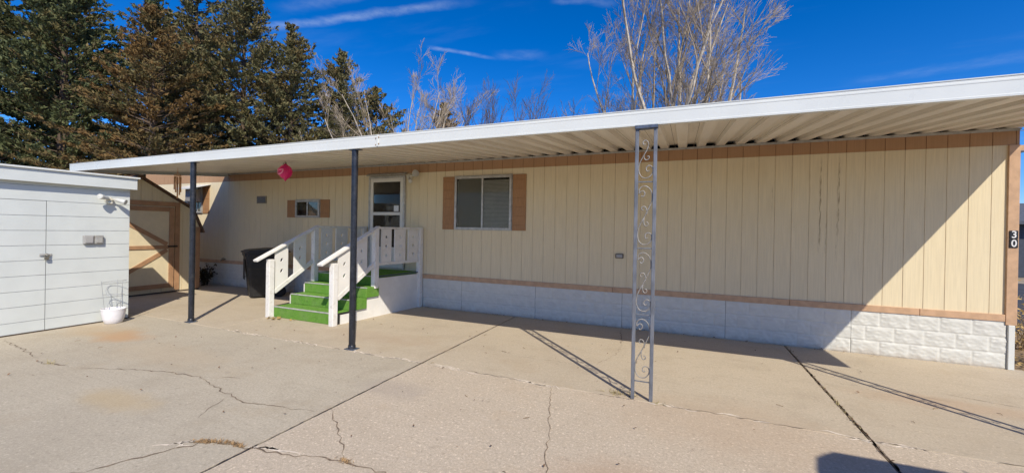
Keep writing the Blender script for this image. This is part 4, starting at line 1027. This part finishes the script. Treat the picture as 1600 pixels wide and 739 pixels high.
# ------------------------------------------------------------------ small plants, leaves, debris
def shrub(name, loc, H, n, m, label, seed, spread=.5, leaves=0, lm=None, cat='shrub'):
    r = random.Random(seed); rt = thing(name, loc, label, cat); mb = MB()
    tips = []
    for k in range(n):
        a = r.random()*6.28; d = Vector((math.cos(a)*spread*r.random(), math.sin(a)*spread*r.random(), 1)).normalized(); p = Vector((r.gauss(0,.05), r.gauss(0,.05), -.02)); L = H*r.uniform(.5,1.05); pts = [p]
        for i in range(6):
            d = (d + Vector((r.gauss(0,.16), r.gauss(0,.16), r.gauss(0,.08)))).normalized(); pts.append(pts[-1]+d*L/6)
            if i > 1:
                e = (d + Vector((r.gauss(0,.5), r.gauss(0,.5), r.gauss(0,.3)))).normalized(); q_ = pts[-1]+e*L*.22; mb.tube([pts[-1], q_], [.003,.0015], 3, cap=False); tips.append(q_)
        mb.tube(pts, [.007-.001*i*.9 for i in range(7)], 4, cap=False); tips += pts[2:]
    me = bpy.data.meshes.new('stems'); me.from_pydata([tuple(v) for v in mb.v], [], mb.f); me.materials.append(m); o = bpy.data.objects.new('stems', me); COL.objects.link(o); o.parent = rt
    if leaves:
        vs = []; 
        for k in range(leaves):
            p = r.choice(tips) + Vector((r.gauss(0,.03), r.gauss(0,.03), r.gauss(0,.03))); a = Vector((r.gauss(0,1), r.gauss(0,1), r.gauss(0,1))).normalized(); b = a.orthogonal().normalized(); s_ = r.uniform(.02,.045)
            vs += [p-a*s_, p+b*s_*.45, p+a*s_, p-b*s_*.45]
        np_mesh('leaves', np.array([tuple(v) for v in vs]), np.arange(len(vs)).reshape(-1,4), lm, rt)
    return rt
M['drystem'] = mat('dry_plant_stem', (.21,.14,.07), .9, var=.3)
M['dryleaf'] = mat('dry_yellow_leaf', (.40,.27,.10), .8, var=.4, scale=30)
M['darkstem'] = mat('dark_weed', (.045,.040,.022), .9, var=.4)
shrub('dry_shrub', (.55,.50,-.05), .75, 26, M['drystem'], 'dry straw-coloured shrub at the house number end of the home', 41, .9, 160, M['dryleaf'])
shrub('dry_shrub', (.95,1.5,-.05), .9, 22, M['drystem'], 'dry twiggy shrub in the soil bed farther back past the house number end', 42, .8, 120, M['dryleaf'])
shrub('dark_weed', (-15.0,-.22,0), .45, 26, M['darkstem'], 'dark withered weed against the skirting beside the barn shed', 43, .25, 460, M['darkstem'], 'weed')

def tuft_set(name, spots, m, label, cat):
    r = random.Random(9); vs = []
    for (x, y, rx, ry, n, h) in spots:
        for k in range(n):
            p = Vector((x+r.gauss(0,rx), y+r.gauss(0,ry), .003)); a = Vector((r.gauss(0,1), r.gauss(0,1), r.uniform(.1,1.0))).normalized(); b = a.cross(Vector((0,0,1))).normalized(); L = h*r.uniform(.4,1.2)
            vs += [p-b*.0025, p+b*.0025, p+a*L+b*.0008, p+a*L-b*.0008]
    o = np_mesh(name, np.array([tuple(v) for v in vs]), np.arange(len(vs)).reshape(-1,4), m, None); return tag(o, label, cat, kind='stuff')
sp = []
for (a, b_) in (((-6.80,-4.97),(-6.73,-4.93)),((-6.73,-4.93),(-6.58,-4.885)),((-6.58,-4.885),(-6.44,-4.88))):
    for k in range(5): sp.append((a[0]+(b_[0]-a[0])*k/5, a[1]+(b_[1]-a[1])*k/5, .025, .010, 26, .026))
for k in range(3): sp.append((-5.69+.02*k,-4.72,.03,.012,22,.03))
tuft_set('dry_grass', sp, mat('straw_grass', (.33,.21,.10), .9, var=.4, scale=40), 'dry straw grass filling the crack in the concrete', 'grass')
sp = [(-4.18,-2.78,.06,.03,50,.07),(-4.07,-2.76,.03,.03,24,.06),(-3.80,-2.86,.03,.02,20,.04),(-2.29,-2.2,.012,.25,60,.03),(-10.0,-4.63,.05,.02,30,.05)]
tuft_set('weeds', sp, mat('pale_weed', (.38,.31,.14), .9, var=.4, scale=40), 'small pale weeds at the foot of the ornate post and in joints', 'weeds')
def leaves_at(spots, name, m, label, kind='stuff'):
    r = random.Random(11); vs = []
    for (x, y, s_) in spots:
        n_ = Vector((r.gauss(0,.4), r.gauss(0,.4), 1)).normalized(); a = n_.orthogonal().normalized(); a.rotate(Matrix.Rotation(r.random()*6.28, 3, n_)); b = n_.cross(a); p = Vector((x, y, .012+s_*.25))
        vs += [p-a*s_, p+b*s_*.6+n_*s_*.15, p+a*s_*.9, p-b*s_*.6+n_*s_*.1]
    o = np_mesh(name, np.array([tuple(v) for v in vs]), np.arange(len(vs)).reshape(-1,4), m, None); return tag(o, label, 'leaves', kind='stuff')
r_ = random.Random(3)
sp = [(-9.9+r_.gauss(0,.07), -2.09+r_.gauss(0,.03), r_.uniform(.02,.05)) for _ in range(12)] + [(-9.55,-2.05,.03),(-9.5,-2.02,.025)]
leaves_at(sp, 'fallen_leaves', M['dryleaf'], 'yellow fallen leaves at the foot of the porch steps')
sp = []
for _ in range(150): sp.append((r_.uniform(-11.5,-1), r_.uniform(-5,-.3), r_.uniform(.006,.016)))
for _ in range(120): sp.append((r_.uniform(-13.5,-1), -.03-abs(r_.gauss(0,.03)), r_.uniform(.008,.02)))
for _ in range(60): sp.append((-2.29+r_.gauss(0,.012), r_.uniform(-4.2,-.1), r_.uniform(.006,.014)))
leaves_at(sp, 'leaf_litter', mat('brown_litter', (.15,.09,.05), .9, var=.5, scale=30), 'scattered brown leaf crumbs on the concrete')
sp = [(.15+r_.random()*1.3, .02+r_.random()*2.5, r_.uniform(.015,.04)) for _ in range(500)]
leaves_at(sp, 'bed_litter', M['dryleaf'], 'dry leaves covering the soil strip at the end of the home')
# thin sticks on the slabs
mb = MB()
for _ in range(24):
    x, y = r_.uniform(-11,-1), r_.uniform(-4.8,-.9); a = r_.random()*6.28; L = r_.uniform(.03,.08)
    mb.tube([(x,y,.004),(x+L*.5*math.cos(a),y+L*.5*math.sin(a),.010),(x+L*math.cos(a+.3),y+L*math.sin(a+.3),.004)], .002, 4)
tag(mb.build('fallen_twigs', M['drystem']), 'small fallen twigs lying on the concrete', 'twigs', kind='stuff')

# ------------------------------------------------------------------ light, sky, camera
sun_dir = Vector((.757, -.8055, 1)).normalized()      # towards the sun
el = math.asin(sun_dir.z); az = math.atan2(sun_dir.x, sun_dir.y)
sd = bpy.data.lights.new('sun', 'SUN'); sd.energy = 3.25; sd.angle = R(.5); sd.color = (1.0, .925, .80)
so = bpy.data.objects.new('sun', sd); COL.objects.link(so); so.rotation_euler = sun_dir.to_track_quat('Z', 'Y').to_euler()
w = bpy.data.worlds.new('World'); sc.world = w; w.use_nodes = True
t = NT(w.node_tree); bg = t.n['Background']
sky = t.n.new('ShaderNodeTexSky'); sky.sky_type = 'NISHITA'; sky.sun_disc = False; sky.sun_elevation = el; sky.sun_rotation = az
sky.altitude = 1700; sky.air_density = 1.0; sky.dust_density = 1.0; sky.ozone_density = 4.0
hs_ = t.node('ShaderNodeHueSaturation', {'Saturation': 1.38, 'Color': sky.outputs[0], 'Value': 1.0})
dirv = t.node('ShaderNodeTexCoord').outputs['Generated']
dx, dy, dz = t.node('ShaderNodeSeparateXYZ', {0: dirv}).outputs
dzc = t.math('MAXIMUM', dz, .03)
u = t.math('DIVIDE', dx, dzc); v = t.math('DIVIDE', dy, dzc)        # plane of the high cloud
uv = t.node('ShaderNodeCombineXYZ', {0: u, 1: v, 2: 0.0}).outputs[0]
warp = t.math('MULTIPLY', t.math('SUBTRACT', t.noise(uv, 3.2, 6, .6), .5), .20)
puff = t.noise(t.vmath('MULTIPLY', uv, (1, 1, 1)), 9, 8, .65)
mask = None
for (ax, ay, bx_, by, wd, k, e0, e1) in ((-2.02,1.395,-.80,1.57,.036,.17,.15,.3), (-1.32,1.86,-.98,2.17,.024,.20,.15,.5), (-1.05,2.08,-.70,2.22,.06,.06,.3,.4), (-.55,1.66,-.25,1.83,.03,.09,.2,.4), (.9,3.30,2.1,3.05,.10,.045,.2,.1), (-1.8,1.30,-1.0,1.35,.05,.08,.3,.3)):
    L = math.hypot(bx_-ax, by-ay); tx, ty = (bx_-ax)/L, (by-ay)/L
    s_ = t.math('ADD', t.math('MULTIPLY', t.math('SUBTRACT', u, ax), tx), t.math('MULTIPLY', t.math('SUBTRACT', v, ay), ty))
    nrm = t.math('ADD', t.math('ADD', t.math('MULTIPLY', t.math('SUBTRACT', u, ax), -ty), t.math('MULTIPLY', t.math('SUBTRACT', v, ay), tx)), t.math('MULTIPLY', warp, wd/.06))
    f = t.ramp(t.math('ABSOLUTE', nrm), 0, wd*1.5, k, 0)
    f = t.math('MULTIPLY', f, t.math('MULTIPLY', t.ramp(s_, 0, L*e0), t.ramp(s_, L*(1-e1), L, 1, 0)))
    mask = f if mask is None else t.math('MAXIMUM', mask, f)
mask = t.math('MULTIPLY', mask, t.ramp(puff, .28, .70, .35, 1.25))
haze_c = t.math('MULTIPLY', t.ramp(t.noise(t.vmath('MULTIPLY', uv, (.5, 1.4, 1)), 1.1, 6, .6), .5, .8), .06)
mask = t.math('ADD', mask, haze_c, clamp=True)
skc = t.mix(1.0, hs_.outputs[0], (.62, .70, .90), 'MULTIPLY')
c = t.mix(mask, skc, (5.0, 5.5, 6.0))
t.l.new(c, bg.inputs['Color']); bg.inputs['Strength'].default_value = .118

cd = bpy.data.cameras.new('Camera'); co = bpy.data.objects.new('Camera', cd); COL.objects.link(co)
cd.sensor_width = 36; cd.lens = 632.0651/1600*36; cd.shift_y = -7.538/1600; cd.clip_start = .05; cd.clip_end = 2000
rt_, up_, fw_ = Vector((.92131407,.38839575,.01814177)), Vector((-.01780025,-.00447765,.99983154)), Vector((-.38841155,.92148179,-.00278822))
mm = Matrix((( rt_.x, up_.x, -fw_.x, -3.64184061), (rt_.y, up_.y, -fw_.y, -6.76832198), (rt_.z, up_.z, -fw_.z, 1.54927285), (0,0,0,1)))
co.matrix_world = mm; sc.camera = co
sc.render.resolution_x, sc.render.resolution_y = 1024, 472
vs_ = sc.view_settings; vs_.view_transform = 'Standard'; vs_.look = 'None'; vs_.exposure = .68; vs_.gamma = 1; vs_.use_curve_mapping = False
sc.cycles.max_bounces = 8; sc.cycles.diffuse_bounces = 5; sc.cycles.transparent_max_bounces = 12
